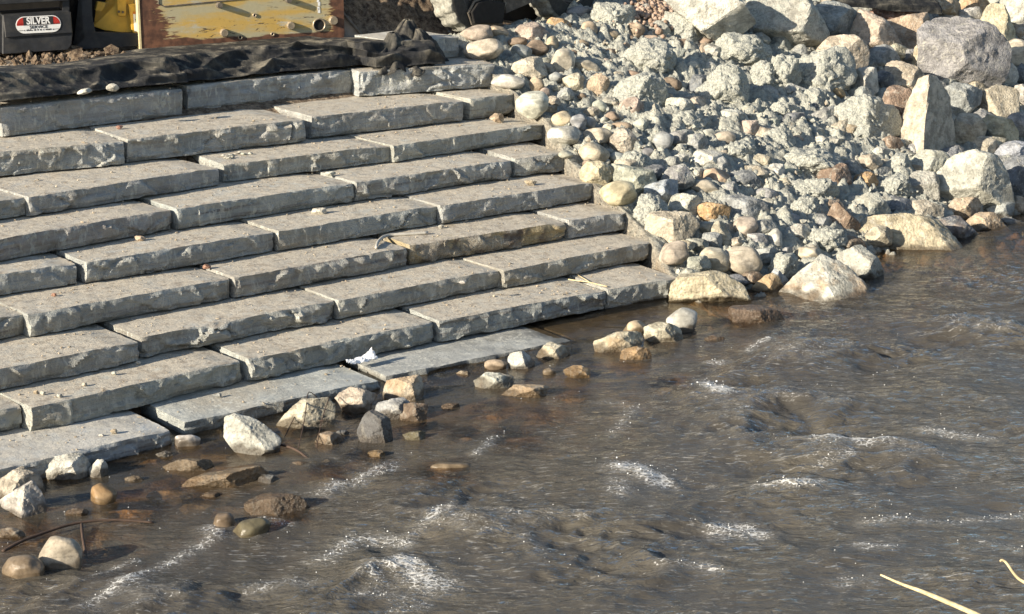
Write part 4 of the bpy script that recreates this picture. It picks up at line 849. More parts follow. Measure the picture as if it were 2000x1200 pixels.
for i, u_ in enumerate(us):
    n0 = yf[i]; bk = np.interp(u_, back[0], back[2]); ek = np.interp(u_, edge[0], edge[2]); hk = max(Z[0]+.02, np.interp(u_, hemc[0], hemc[2]))
    q = [(0, n0+1.75, bk-.05), (.10, n0+1.45, bk), (.38, n0+.58, ek+.01), (.46, n0+.48, ek-.01), (.62, n0+.40, ek-.4*(ek-hk)), (.78, n0+.30, hk+.16*(ek-hk)+.03), (.90, n0+.14, hk+.035), (1, n0+.05, hk)]
    t = [a for a, _, _ in q]; Vf.append(np.column_stack([np.full(FS, u_), np.interp(prof, t, [b for _, b, _ in q]), np.interp(prof, t, [c for _, _, c in q])]))
Vf = np.array(Vf); 
for _ in range(3): Vf[:, 1:-1, 1:] = (Vf[:, :-2, 1:]+2*Vf[:, 1:-1, 1:]+Vf[:, 2:, 1:])/4
Uu = np.repeat(us, FS); Ss = np.tile(prof, FU); Vf = Vf.reshape(-1, 3)
wv = .35*fbm(np.column_stack([Uu*.8, Ss*1.4, Uu*0+2]), 2)
f1 = ridged(np.column_stack([(Uu*.95+Ss*1.5)*1.5+wv, (Ss-.22*Uu)*.8, Uu*0]), 1); f2 = ridged(np.column_stack([(Uu*1.0-Ss*1.1)*2.6-wv*2, Ss*1.6+Uu*.3, Uu*0+4]), 1); f3 = fbm(np.column_stack([Uu*6, Ss*9, Uu*0]), 2)
amt = sst(.36, .5, Ss)*(1-.75*sst(.9, 1, Ss)); amt2 = sst(13.0, 14.6, Uu)
hum = amt*(.085*np.clip(f1-.25, -.4, 1)+.030*f2+.008*f3+amt2*.06*np.clip(f1, 0, 1))+.012*(1-amt)*f3
# the long fold that runs from the back edge down to the hem, and a lower roll
fold = np.exp(-((Ss-(.28+.22*(Uu-13.4)))/.035)**2)*sst(13.2, 13.8, Uu)*sst(16.6, 16.0, Uu); roll = np.exp(-((Ss-.84-.03*np.sin(Uu*1.7))/.05)**2)*sst(11.0, 12.0, Uu)
hum = hum+.07*fold+.055*roll
Vf[:, 1] -= hum*.75; Vf[:, 2] += hum*.75
Vf[:, 2] = np.maximum(Vf[:, 2], np.where(Ss > .4, Z[0]+.014, 0))
XYf = Vf[:, :1]*U2+Vf[:, 1:2]*N2; Vm = [np.column_stack([XYf, Vf[:, 2]])]; Fm = [grid_faces(FU, FS)]; k0 = len(Vm[0])
def crumple(px, py, z, sx, sy, sz, seed):
    """a bunched up wad of the same cloth"""
    global k0
    D, F = ico(5); c = on_z(px, py, z); so_ = seed*3.1
    r = 1+.40*ridged(D*np.array([1.9, 1.2, .7])+so_, 2, .35)+.05*fbm(D*4+so_, 2)
    W = D*r[:, None]*np.array([sx, sy, sz])*.8
    W = W[:, :1]*U3+W[:, 1:2]*N3+W[:, 2:]*np.array([0, 0, 1.]); Vm.append(c+W); Fm.append(F+k0); k0 += len(D)
def peak(px, py, zt, hgt, rb, lean, seed):
    """a bunched, pleated peak of the same cloth"""
    global k0
    c = on_n(px, py, zt); rq = np.random.RandomState(seed); a, b = 120, 46; T, TH = np.meshgrid(np.linspace(0, 1, b), np.linspace(0, 2*math.pi, a+1), indexing='ij')
    ph = rq.uniform(0, 6, 4); pl = .42*np.abs(np.sin(2.5*TH+ph[0]+1.2*T))**.7+.22*np.sin(5*TH+ph[1]-2*T)+.10*np.sin(9*TH+ph[2]+3*T)
    r = (.04+rb*T**.75)*(1+(pl-.2)*(.35+.65*T)); h = -hgt*T**1.15+.03*np.sin(4*TH+ph[3])*T
    W = c+(r*np.cos(TH)+lean[0]*T)[..., None]*U3+(r*np.sin(TH)*.75-lean[1]*T)[..., None]*N3+h[..., None]*np.array([0, 0, 1.])
    W = W.reshape(-1, 3); W = W+.05*np.column_stack([fbm(W*3.4+seed, 2), fbm(W*3.4+seed+9, 2), fbm(W*3.4+seed+5, 2)])+.015*np.column_stack([ridged(W*7+seed, 2)]*3); Vm.append(W); Fm.append(grid_faces(b, a+1)+k0); k0 += len(W)
yq = float(y_front(un(on_z(790, 125, Z[0]))[0]))
peak(795, 42, yq+.75, .52, .30, (-.05, .05), 3); peak(818, 58, yq+.55, .55, .22, (.05, .12), 8); peak(768, 66, yq+.6, .42, .26, (-.12, .14), 14); peak(806, 84, yq+.45, .40, .22, (.0, .16), 21); peak(762, 100, yq+.38, .26, .22, (-.1, .12), 33); peak(800, 112, yq+.30, .20, .24, (0, .1), 41)
Fq = Fm
fo = obj('ground_fabric', mesh_from('ground_fabric', np.concatenate(Vm), Fq, [M['fabric']], True)); fo.data.materials[0].use_backface_culling = False
md = fo.modifiers.new('thickness', 'SOLIDIFY'); md.thickness = .006; md.offset = 1
tag(fo, 'long crumpled black ground fabric draped over the crest above the topmost step', 'fabric')
# the second piece at the top of the riprap
A1, A2 = on_bank(1648, 10, .35), on_bank(1818, 24, .35)
us2 = np.linspace(-.15, 1.1, 90); ss2 = np.linspace(0, 1, 40); G = np.array([A1+(A2-A1)*a+np.array([0, 0, .42])-np.array([0, 0, .46])*b+N3*(.55*(1-b)**2-.05*b) for a in us2 for b in ss2])
gu2 = np.repeat(us2, 40); gs2 = np.tile(ss2, 90); hm = .05*ridged(np.column_stack([gu2*2+gs2*.8, gs2*2.6, gu2*0+7]), 3)+.015*fbm(np.column_stack([gu2*9, gs2*7, gu2*0]), 3)
G = G+hm[:, None]*(np.array([0, 0, .6])-N3*.8)
f2o = obj('ground_fabric', mesh_from('ground_fabric', G, grid_faces(90, 40), [M['fabric']], True)); md = f2o.modifiers.new('thickness', 'SOLIDIFY'); md.thickness = .008
tag(f2o, 'strip of black fabric lying along the crest between the boulders at the top right', 'fabric')
# small stones holding the fabric, and one on a tread
LM = [('the black fabric hem', (210, 180, 60, 20))]
PB = dict(name='stone')
def on_step(geom, c_, z, label, kind='a', name='stone', **k):
    P = on_z(geom[0], geom[1]+geom[3]*.45, z); yd = float((P-CAM) @ FW)
    o, Cc, px = put_rock(name, kind, geom, c_, 700+int(geom[0]), where=yd, **k); tag(o, label, 'pebble' if name == 'pebble' else 'stone'); return o
on_step((220, 171, 26, 16), 'pale', Z[0]+.11, 'pale square stone on the hem of the black fabric')
on_step((165, 179, 30, 12, -10), 'pale', Z[0]+.10, 'flat pale stone left of the square one on the fabric hem')
on_step((970, 231, 28, 19), 'tan', Z[2], 'tan stone on the third step below the short tan grey slab')
on_step((623, 412, 30, 13), 'pale', Z[4], 'pale chip lying on the fifth step near the middle', name='stone')
on_step((274, 466, 22, 11), 'tan', Z[4], 'tan pebble on the left part of the fifth step', name='pebble')
on_step((233, 249, 14, 8), 'red', Z[1], 'reddish pebble on the second step near the left', name='pebble')
on_step((645, 340, 22, 10), 'pale', Z[3], 'flat pale chips pebble on the fourth step by the middle joint', name='pebble')
on_step((1036, 357, 24, 11), 'tan', Z[4], 'tan flat pebble near the right end of the fifth step', name='pebble')
on_step((404, 521, 16, 10), 'red', Z[5], 'reddish pebble at the corner of the long even grey slab', name='pebble')
on_step((862, 443, 12, 8), 'pale', Z[5], 'pale pebble under the joint of the fifth step', name='pebble')
on_step((903, 597-45, 14, 7), 'pale', Z[6], 'pale flat pebble on the seventh step', name='pebble')
on_step((222, 843, 15, 11), 'tan', Z[8]+.01, 'tan pebble with a long shadow on the pale blue grey bottom slab', name='pebble')
on_step((198, 850, 11, 6), 'pale', Z[8]+.01, 'flat pale pebble left of the tan one on the bottom slab', name='pebble')
on_step((428, 772, 10, 9), 'grey', Z[8]+.01, 'grey pebble at the back of the layered wet slab', name='pebble')
on_step((105, 576, 11, 7), 'red', Z[5], 'small red pebble on the left end of the sixth step', name='pebble')
on_step((270, 749-40, 10, 7), 'pale', Z[7], 'pale pebble on the eighth step below the thick plain slab', name='pebble')
for (x, y, c_, l) in [(70, 766, 'tan', 'leftmost tan pebble'), (83, 768, 'pale', 'pale pebble second from the left'), (116, 773, 'pale', 'larger pale pebble'), (165, 751, 'beige', 'beige pebble further right'), (222, 729, 'pale', 'pale pebble near the back')]:
    on_step((x, y, 11, 8), c_, Z[7], f'{l} on the broad greenish grey slab', name='pebble')
rf = random.Random(8)
for k in range(12):
    x = 432+rf.random()*62; y = np.interp(x, [432, 494], [305, 297])+rf.uniform(-3, 6)
    o_ = on_step((x, y, rf.uniform(8, 18), rf.uniform(3, 5), rf.uniform(-15, 15)), rf.choice(['pale', 'grey', 'clay']), Z[2], 'flat stone flake in the litter of flakes on the light scuffed grey slab', name='stone_flake'); o_['group'] = 'stone flakes on the light scuffed slab'; o_['category'] = 'stone flake'
# loose grit on all treads: nobody could count it
D1, F1 = ico(1); gv = []; gf = []; gk = 0; rg = np.random.RandomState(4)
for s in slab_info:
    if s['c'] > 8 or (s['c'] == 8 and s['A'][0] > -3): continue
    k = int(s['L']*(62 if s['c'] in (0, 1, 2, 7) else 50))
    for _ in range(k):
        a = rg.uniform(.02, .98)*s['L']; b = rg.beta(1.1, 1.0)*.85+.03; r = .0045+.0035*rg.exponential(1.0); r = min(r, .018)
        if fbm(np.array([[a*1.5+s['c']*9, b*2.5, s['A'][0]]]), 2)[0] < rg.uniform(-.4, .25): continue
        p = np.array([*(s['A'][:2]+s['d']*a+s['n']*b), s['z']+r*.35])
        gv.append(p+D1*(r*rg.uniform(.6, 1.3, 3)*np.array([1, 1, .55]))*(1+.25*rg.normal(size=(len(D1), 1)))); gf.append(F1+gk); gk += len(D1)
go = obj('grit', mesh_from('grit', np.concatenate(gv), np.concatenate(gf), [M['rock']], False, dict(wet=np.zeros(gk)))); go.color = (.47, .40, .30, 1); go['mud'] = 0.0; go['rust'] = 0.15; go['rough'] = .2
tag(go, 'loose grit and tiny stone chips strewn over the treads', 'grit', kind='stuff')
# crumbs of stone and clay over the bank
cv = []; cf = []; ck = 0
for _ in range(2400):
    x, y = rg.uniform(960, 2000), rg.uniform(15, 585)
    if x < np.interp(y, [20, 125, 180, 240, 305, 355, 410, 470, 540], [1000, 975, 1020, 1072, 1120, 1172, 1232, 1285, 1330]) or y > np.interp(x, [1330, 1500, 1690, 1880, 2000], [560, 570, 510, 470, 440]): continue
    P = on_z(x, y, 0); d = ray(x, y); t = 20.0
    u_, n_ = 0, 0
    a_ = on_bank(x, y) if False else None
    # quick intersection with the sloping plane
    den = d[2]-.349*(d[:2] @ N2); t = ((-.272-.349*15.982)-CH)/den; P = CAM+d*t; u_, n_ = un(P)
    P[2] = bank_h(P); r = min(.05, .010+.012*rg.exponential(1.0))
    cv.append(P+np.array([0, 0, r*.4])+D1*(r*rg.uniform(.6, 1.25, 3))*(1+.22*rg.normal(size=(len(D1), 1)))); cf.append(F1+ck); ck += len(D1)
co = obj('gravel', mesh_from('gravel', np.concatenate(cv), np.concatenate(cf), [M['rock']], False, dict(wet=np.zeros(ck)))); co.color = (.45, .41, .33, 1); co['mud'] = .55; co['rust'] = .2; co['rough'] = .3
tag(co, 'fine gravel and clay crumbs between the stones of the bank', 'gravel', kind='stuff')
gv = []; gf = []; gk = 0
for _ in range(420):
    x, y = rg.normal(1280, 26), rg.normal(20, 16); P = on_bank(x, y, .16+.05*rg.random()); r = rg.uniform(.025, .06)
    gv.append(P+D1*(r*rg.uniform(.6, 1.2, 3))); gf.append(F1+gk); gk += len(D1)
po = obj('gravel', mesh_from('gravel', np.concatenate(gv), np.concatenate(gf), [M['rock']], True, dict(wet=np.zeros(gk)))); po.color = (.42, .31, .24, 1); po['mud'] = 0.0; po['rust'] = .2; po['rough'] = .15
tag(po, 'pocket of fine pinkish brown gravel at the crest beside the tilted slab', 'gravel', kind='stuff')

# ------------------------------------------------------------------ soil heap behind the fabric
c0 = on_z(775, 72, ZP); cu, cn_ = un(c0); su = np.linspace(cu-2.6, cu+3.2, 150); sn = np.linspace(cn_-.05, cn_+5.5, 130); SU, SN = np.meshgrid(su, sn, indexing='ij'); p_ = np.column_stack([SU.ravel(), SN.ravel(), SU.ravel()*0])
hs = 1.5*sst(cn_-.05, cn_+1.6, SN.ravel())*sst(cn_+5.4, cn_+3.5, SN.ravel())*sst(cu-2.5, cu-.6, SU.ravel())*sst(cu+3.1, cu+1.6, SU.ravel())
hs = hs*(1+.25*fbm(p_*1.3, 3))+.16*sst(0, .3, hs)*ridged(p_*3.2, 4, .6)+.06*sst(0, .2, hs)*fbm(p_*13, 3)-.05
sxy = p_[:, :1]*U2+p_[:, 1:2]*N2
tag(obj('soil_heap', mesh_from('soil_heap', np.column_stack([sxy, ZP+hs]), grid_faces(150, 130), [M['soil']], True)), 'heap of brown cloddy soil behind the black fabric between the two machines', 'soil heap', kind='stuff')
# clods in front of the black machine
cv = []; cf = []; ck = 0
for _ in range(260):
    x, y = rg.uniform(-20, 245), rg.uniform(97, 128)
    P = on_z(x, y, ZP); r = min(.09, .012+.016*rg.exponential(1.0))*(1.5 if x > 140 else 1)
    cv.append(P+np.array([0, 0, r*.3])+D1*(r*rg.uniform(.7, 1.2, 3))*(1+.2*rg.normal(size=(len(D1), 1)))); cf.append(F1+ck); ck += len(D1)
co = obj('soil_clods', mesh_from('soil_clods', np.concatenate(cv), np.concatenate(cf), [M['soil']], False)); tag(co, 'brown soil clods and pebbles under the black machine box', 'soil', kind='stuff')

# ------------------------------------------------------------------ yellow and black machine at the top left
BL = on_z(277, 95, ZP+.03); baz = math.radians(69); bx = np.array([math.sin(baz), math.cos(baz), 0]); bn = np.array([math.cos(baz), -math.sin(baz), 0]); ez = np.array([0, 0, 1.])
def on_plate(px, py, off=0.0):
    d = ray(px, py); o = BL+bn*off; t = ((o-CAM) @ bn)/(d @ bn); return CAM+d*t
def pq(px, py, off=0.0):
    P = on_plate(px, py, off)-BL; return float(P @ bx), float(P[2])
mc = empty('construction_machine', BL); tag(mc, 'yellow and black construction machine with a scraped yellow blade, parked on the crest', 'machine')
def mpart(mb, name, mats, smooth=False):
    return mb.build(name, mats, mc, smooth, BL)
b_ = MB(); br = pq(672, 20)[0]
b_.prism([(0, -.04), (br-.10, -.10), (br-.02, -.03), (br, .08), (br, 1.5), (0, 1.5)], .05, BL-bn*.05, bx, ez, bn, 0, .006)
plate = mpart(b_, 'blade', M['plate'])
# keep the blade's own axes for its paint
rotm = Matrix((bx, -bn, ez)).transposed().to_4x4()
for v in plate.data.vertices: pass
plate.matrix_parent_inverse = Matrix(); plate.data.transform(rotm.inverted()); plate.rotation_euler = rotm.to_euler()
def bpart(mb, name, mats, smooth=False): return mb.build(name, mats, mc, smooth, BL)
for px, py, r, l in [(427, 10, 6, .11), (437, 64, 8, .07), (567, 50, 8, .07), (650, 40, 9, .07), (562, 0, 6, .10)]:
    m = MB(); P = on_plate(px, py); R = r/FPX*28; m.tube([P-bn*.01, P+bn*l*.7, P+bn*l], [R, R, R*.85], 12)
    bpart(m, 'bolt', M['bright' if r > 6 else 'steel'], False)
for px, py, r in [(623, 49, 12), (497, 30, 3), (469, 73, 3.5), (532, 67, 3)]:
    P = on_plate(px, py); R = r/FPX*28; m = MB(); th = np.linspace(0, 2*math.pi, 25)
    ring = np.array([P+R*(math.cos(a)*bx+math.sin(a)*ez) for a in th]); m.tube(ring+bn*.012, max(.008, R*.13), 8, 0, False)
    m.prism([(R*math.cos(a), R*math.sin(a)) for a in th[:-1]], .004, P+bn*.001, bx, ez, bn, 1, .0005); bpart(m, 'tube_end' if r > 6 else 'hole', [M['bright'], M['dark']])
m = MB(); q = [pq(x, y) for x, y in [(309, -4), (310, 8), (320, 13), (480, -2)]]; m.tube([BL+bx*a+ez*b+bn*.004 for a, b in q], .010, 6); bpart(m, 'weld_seam', M['steel'])
m = MB()
for px, py, ang, L in [(619, 5, .05, .07), (621, 12, .3, .06), (620, 20, -.2, .05), (621, 26, .1, .07)]:
    P = on_plate(px, py, .003); m.box(P, bx, ez, bn, .035, L, .002, 0, .0005)
bpart(m, 'chalk_mark', M['white'])
m = MB(); m.box(BL-bx*.032-bn*.30-ez*.04, bx, bn, ez, .03, .31, 1.5, 0, .006); bpart(m, 'side_edge', M['pale'])  # pale dusty yellow; strong sunlight on this side is put into the colour
# black pan with the service decal
def vface(px, py, ref): t = (ref @ bnk)/(ray(px, py) @ bnk); return CAM+ray(px, py)*t
kaz = math.radians(70); bnk = np.array([math.cos(kaz), -math.sin(kaz), 0]); kx = np.array([math.sin(kaz), math.cos(kaz), 0]); kref = BL-CAM-bnk*(-.15)-bx*1.0
def kp(px, py, off=0.0):
    d = ray(px, py); t = ((kref+bnk*off) @ bnk)/(d @ bnk); return CAM+d*t
def rel(P, o): q = P-o; return float(q @ kx), float(q[2])
ko = kp(5, 106); poly = [rel(kp(x, y), ko) for x, y in [(5, 106), (133, 98), (140, 88), (142, 65), (138, 24), (134, 22), (5, 30)]]
m = MB(); m.prism(poly, .6, ko-bnk*.6, kx, ez, bnk, 0, .012)
# the pan's lower half folds back
lo = [rel(kp(x, y, .001), ko) for x, y in [(10, 73), (141, 64), (138, 24), (134, 22), (5, 30)]]; m.prism(lo, .03, ko+bnk*.001, kx, ez, bnk, 0, .012)
pan = mpart(m, 'belly_pan', M['black'])
dc = MB(); ctr = kp(75, 48, .035); w2, h2 = .31, .118
def capsule(w_, h_, n=14): return [(w_-h_+h_*math.cos(a), h_*math.sin(a)) for a in np.linspace(-math.pi/2, math.pi/2, n)]+[(-w_+h_+h_*math.cos(a), h_*math.sin(a)) for a in np.linspace(math.pi/2, 3*math.pi/2, n)]
tz = math.atan2(*(lambda q: (q[1], q[0]))(rel(kp(118, 45), kp(35, 50)))); dx_ = kx*math.cos(tz*.5)+ez*math.sin(tz*.5); dz_ = ez*math.cos(tz*.5)-kx*math.sin(tz*.5)
dc.prism(capsule(w2, h2), .004, ctr, dx_, dz_, bnk, 0, .001)
up_ = [p for p in capsule(w2-.012, h2-.012, 20) if p[1] > -.005]; up_ = sorted(up_, key=lambda p: math.atan2(p[1]-.03, p[0])); up_ = [(-(w2-.013), -.005)]+[p for p in up_[::-1]]+[((w2-.013), -.005)]
dc.prism(up_[::-1], .002, ctr+bnk*.0045, dx_, dz_, bnk, 1, .0005)
dc.box(ctr+bnk*.0068-dx_*.205-dz_*.004, dx_, dz_, bnk, .41, .112, .0015, 2, .0005)
def text_into(mb, s, size, pos, mi, wide=1.0, bold=0.0):
    cu_ = bpy.data.curves.new('t', 'FONT'); cu_.body = s; cu_.size = size; cu_.align_x = 'CENTER'; cu_.align_y = 'CENTER'; cu_.extrude = .0008; cu_.offset = bold
    to = bpy.data.objects.new('t', cu_); col.objects.link(to); dg = bpy.context.evaluated_depsgraph_get(); me = bpy.data.meshes.new_from_object(to.evaluated_get(dg))
    V = np.array([v.co[:] for v in me.vertices]); F = [list(p.vertices) for p in me.polygons]
    W = pos+V[:, :1]*wide*dx_+V[:, 1:2]*dz_+V[:, 2:]*bnk; mb.add(W, F, mi); bpy.data.objects.remove(to); bpy.data.curves.remove(cu_); bpy.data.meshes.remove(me)
text_into(dc, 'SILVER', .135, ctr+bnk*.010+dz_*.050, 0, .82, .0045)
text_into(dc, 'SERVICE', .055, ctr+bnk*.0062-dz_*.036, 2, 1.25, .0012)
rd = random.Random(3); xx = -.20
while xx < .2:       # the last line is too worn to read
    wd = rd.uniform(.007, .02); dc.box(ctr+bnk*.0056+dx_*xx-dz_*(.082+.004*rd.random()), dx_, dz_, bnk, wd, rd.uniform(.012, .024), .001, 2, .0003); xx += wd+rd.choice([.004, .005, .02])
for s_ in (-1, 1): dc.box(ctr+bnk*.0056+dx_*(s_*.245-.035)-dz_*.078, dx_, dz_, bnk, .07, .006, .001, 2, .0003)
dcl = dc.build('decal', [M['white'], M['red'], M['ink']], pan, False, BL)
m = MB()
def bar(pts, dep, off, mi=0):
    o = kp(*pts[0], off); m.prism([rel(kp(x, y, off), o) for x, y in pts], dep, o-bnk*dep, kx, ez, bnk, mi, .01)
bar([(-60, 12), (10, 9), (134, 1), (134, -60), (-60, -60)], .5, -.05); bar([(122, 24), (136, 23), (135, -20), (121, -20)], .25, -.12)
bar([(142, 98), (240, 92), (275, 90), (275, 66), (186, 64), (180, 30), (178, -40), (157, -40), (161, 62), (166, 72), (155, 80), (143, 82)], .35, -.25)
bar([(-80, 40), (4, 32), (4, 104), (-80, 112)], .5, -.12)
mpart(m, 'frame', M['black'])
m = MB(); bar([(-60, 112), (300, 95), (300, -60), (-60, -60)], .05, -.9); mpart(m, 'dark_backing', M['dark'])  # near-black sheet behind the frame; the gaps' darkness is its colour
m = MB(); bar([(182, 52), (206, 60), (254, 66), (276, 70), (276, -30), (226, -30), (226, 8), (190, 4), (186, 20), (199, 22)], .12, -.42)
bar([(228, -30), (247, -30), (247, 28), (244, 33), (232, 32), (229, 20)], .03, -.385); mpart(m, 'loader_arm', M['yellow'])
m = MB(); bar([(251, 9), (268, 6), (276, 8), (276, 70), (262, 66), (257, 60)], .10, -.34); mpart(m, 'guard_plate', M['yellow'])
m = MB(); bar([(260, 28), (271, 27), (274, 63), (263, 62)], .004, -.334); bar([(260, 23), (270, 22), (271, 27), (260, 28)], .004, -.334, 1)
o = kp(266, 39, -.332); m.tube([o-kx*.02, o+kx*.02], .005, 5, 2); m.tube([o-ez*.03, o+ez*.03], .005, 5, 2)
mpart(m, 'warning_sticker', [M['white'], M['orange'], M['ink']])
for x, y in [(232, 23), (240, 24)]:
    P = kp(x, y, -.382); m = MB(); m.tube([P, P+bnk*.012], .018, 8); mpart(m, 'rivet', M['steel'])
# board leaning behind the blade
q = [on_plate(x, y, -.12) for x, y in [(598, 79), (706, 73), (668, 24), (600, 40)]]; o = q[0]
m = MB(); m.prism([(float((p-o) @ bx), float((p-o)[2])) for p in q], .03, o-bn*.05, bx, ez, bn, 0, .004)
m.tube([on_plate(668, 24, -.10), on_plate(711, 74, -.10)], .028, 6, 1)
bo = m.build('board', [M['board'], M['steel']], None, False, o); tag(bo, 'pinkish board with a dark slanting edge behind the lower right corner of the blade', 'board')

# ------------------------------------------------------------------ wheeled machine at the crest
wa = math.radians(136); ax = np.array([math.sin(wa), math.cos(wa), 0]); fwd = np.array([ax[1], -ax[0], 0])*-1
def wheel(px, py, yb, R, Wd, parent):
    c = on_z(px, yb, ZP+.0); c = np.array([c[0], c[1], c[2]+R])
    prof_ = [(-.5, .56), (-.5, .70), (-.49, .86), (-.45, .95), (-.38, .99), (0, 1.0), (.38, .99), (.45, .95), (.49, .86), (.5, .70), (.5, .56)]
    a = np.array([p[0] for p in prof_]); r = np.array([p[1] for p in prof_]); tt = np.linspace(0, 1, 61); t0 = np.linspace(0, 1, len(a)); a = np.interp(tt, t0, a); r = np.interp(tt, t0, r)
    N = 160; th = np.arange(N+1)*2*math.pi/N; A_, T_ = np.meshgrid(a, th, indexing='ij'); R_ = np.repeat(r[:, None], N+1, 1)
    tread = sst(.90, .96, R_); lug = sst(-.15, .25, np.sin(T_*16+np.sign(A_)*3.0*np.abs(A_)+np.where(A_ > 0, .9, 0)))*sst(.02, .05, np.abs(A_))
    R_ = R_*R+tread*(lug-.6)*.032
    V = np.stack([c[None, None]+A_[..., None]*Wd*ax+(R_*np.cos(T_))[..., None]*fwd+(R_*np.sin(T_))[..., None]*ez]).reshape(-1, 3)-c
    w_ = empty('wheel', (0, 0, 0)); w_.parent = parent; w_.location = Vector(c)-parent.location
    ty = obj('tyre', mesh_from('tyre', V, grid_faces(61, N+1), [M['tyre']], True, dict(tread=(tread*.95+.12*(1-tread)).ravel())), w_)
    m = MB(); s = lambda k, z_: [c+ax*z_+R*k*(math.cos(q)*fwd+math.sin(q)*ez) for q in np.linspace(0, 2*math.pi, 41)]
    for k, z_, rr in [(.58, Wd*.44, .03), (.50, Wd*.36, .02)]: m.tube(s(k, z_), rr, 8, 0, False)
    P = [(R*.57*math.cos(q), R*.57*math.sin(q)) for q in np.linspace(0, 2*math.pi, 33)[:-1]]; m.prism(P, .03, c+ax*Wd*.22, fwd, ez, ax, 0, .005)
    m.prism([(p[0]*.35, p[1]*.35) for p in P], .10, c+ax*Wd*.25, fwd, ez, ax, 0, .02)
    for q in np.linspace(0, 2*math.pi, 9)[:-1]: b = c+ax*Wd*.25+R*.28*(math.cos(q)*fwd+math.sin(q)*ez); m.tube([b, b+ax*.04], .018, 6)
    m.build('rim', M['steel'], w_, False, c); return c
cw = on_z(915, 62, ZP); vm = empty('wheeled_machine', cw); tag(vm, 'dusty wheeled machine with two mud caked tyres standing on the crest', 'machine')
c1 = wheel(917, 10, 63, .64, .50, vm); c2 = wheel(1098, 10, 43, .66, .50, vm)
m = MB(); dv = c2-c1; dv[2] = 0; Lw = np.linalg.norm(dv); dv /= Lw; sd_ = np.cross(dv, ez); sd_ = sd_ if sd_ @ (CAM-c1) > 0 else -sd_
def cp(px, py, off): d = ray(px, py); t = ((c1+sd_*off-CAM) @ sd_)/(d @ sd_); return CAM+d*t
def cpoly(pts, dep, off, mi=0):
    o = cp(*pts[0], off); m.prism([(float((cp(x, y, off)-o) @ dv), float((cp(x, y, off)-o)[2])) for x, y in pts], dep, o-sd_*dep, dv, ez, sd_, mi, .012)
cpoly([(988, 27), (1040, 5), (1048, -30), (988, -30)], .06, .10); cpoly([(930, 46), (1120, 30), (1120, -20), (930, -20)], .3, -.45, 1)
m.build('chassis', [M['steel'], M['dark']], vm, False, cw)
m = MB()
def face(px, py): d = ray(px, py); o_ = c1+ax*.27; t = ((o_-CAM) @ ax)/(d @ ax); return CAM+d*t
fo0 = face(917, 44); fq = [(float((face(x, y)-fo0) @ fwd), float((face(x, y)-fo0)[2])) for x, y in [(922, 46), (978, 45), (983, 6), (945, -1), (928, 6), (917, 24)]]
m.prism(fq, .06, fo0, fwd, ez, ax, 0, .012); rim_ = [face(x, y) for x, y in [(922, 48), (980, 47), (985, 5), (985, -30)]]; m.tube(rim_, .022, 6, 1); m.tube([face(x, y) for x, y in [(922, 48), (914, 26), (926, 4), (945, -4), (985, -2)]], .022, 6, 1)
m.build('drive_housing', [M['dark'], M['steel']], vm, False, cw)

# ------------------------------------------------------------------ small things
def tube_thing(name, pts, rad, mat, label, cat, branches=()):
    m = MB(); m.tube(pts, rad, 8)
    for p, r in branches: m.tube(p, r, 6)
    o = m.build(name, mat, None, True, pts[0]); return tag(o, label, cat)
def wpt(px, py, h=0.0): P = on_water(px, py); return P+np.array([0, 0, h])
def smooth_path(P, n=6):
    P = np.asarray(P, float); t = np.arange(len(P)); tt = np.linspace(0, len(P)-1, (len(P)-1)*n+1)
    Q = np.array([np.interp(tt, t, P[:, k]) for k in range(3)]).T
    for _ in range(n): Q[1:-1] = (Q[:-2]+2*Q[1:-1]+Q[2:])/4
    return Q
# torn white paper
Pp = on_z(707, 716, Z[8]); g = 26; a, b = np.meshgrid(np.linspace(-.5, .5, g), np.linspace(-.5, .5, g), indexing='ij'); q = np.column_stack([a.ravel()*3, b.ravel()*3, a.ravel()*0])
hz = .05+.09*ridged(q*.8+3, 2)+.02*fbm(q*3, 2); hz = np.maximum(hz, .006)+.10*sst(.15, .5, a.ravel())*sst(-.5, .3, b.ravel())
pv = a.ravel()[:, None]*.34*U3+b.ravel()[:, None]*.13*N3+hz[:, None]*.75*ez; pm = mesh_from('paper_scrap', pv, grid_faces(g, g), [M['paper']], True)
tag(obj('paper_scrap', pm, None, Pp), 'crumpled white scrap of paper at the foot of the conchoidally broken slab', 'paper')
zt = Z[5]+.02
tube_thing('bent_tube', smooth_path([on_z(x, y, zt) for x, y in [(735, 484), (737, 474), (746, 464), (760, 459), (790, 458), (836, 455)]]), .020, M['pvc'], 'pale bent tube lying on the sixth step near the gold stained slab', 'tube')
zt = Z[7]+.012
tube_thing('twig', smooth_path([on_z(x, y, zt) for x, y in [(1110, 546), (1130, 549), (1150, 551), (1168, 556), (1186, 560)]]), .008, M['straw'], 'pale dry twig lying on the lowest dry step near its right end', 'twig', [([on_z(1128, 537, zt), on_z(1150, 550, zt)], .006)])
tube_thing('branch', smooth_path([wpt(x, y, h) for x, y, h in [(5, 1080, .01), (40, 1066, .04), (90, 1050, .05), (140, 1036, .06), (180, 1028, .05), (230, 1023, .04), (300, 1023, .01)]]), np.linspace(.016, .010, 37), M['twig'], 'dark sunken branch curving over the water near the bottom left corner', 'branch',
           [(smooth_path([wpt(160, 1034, .05), wpt(161, 1050, .04), wpt(164, 1068, .02), wpt(170, 1092, -.02)]), .013)])
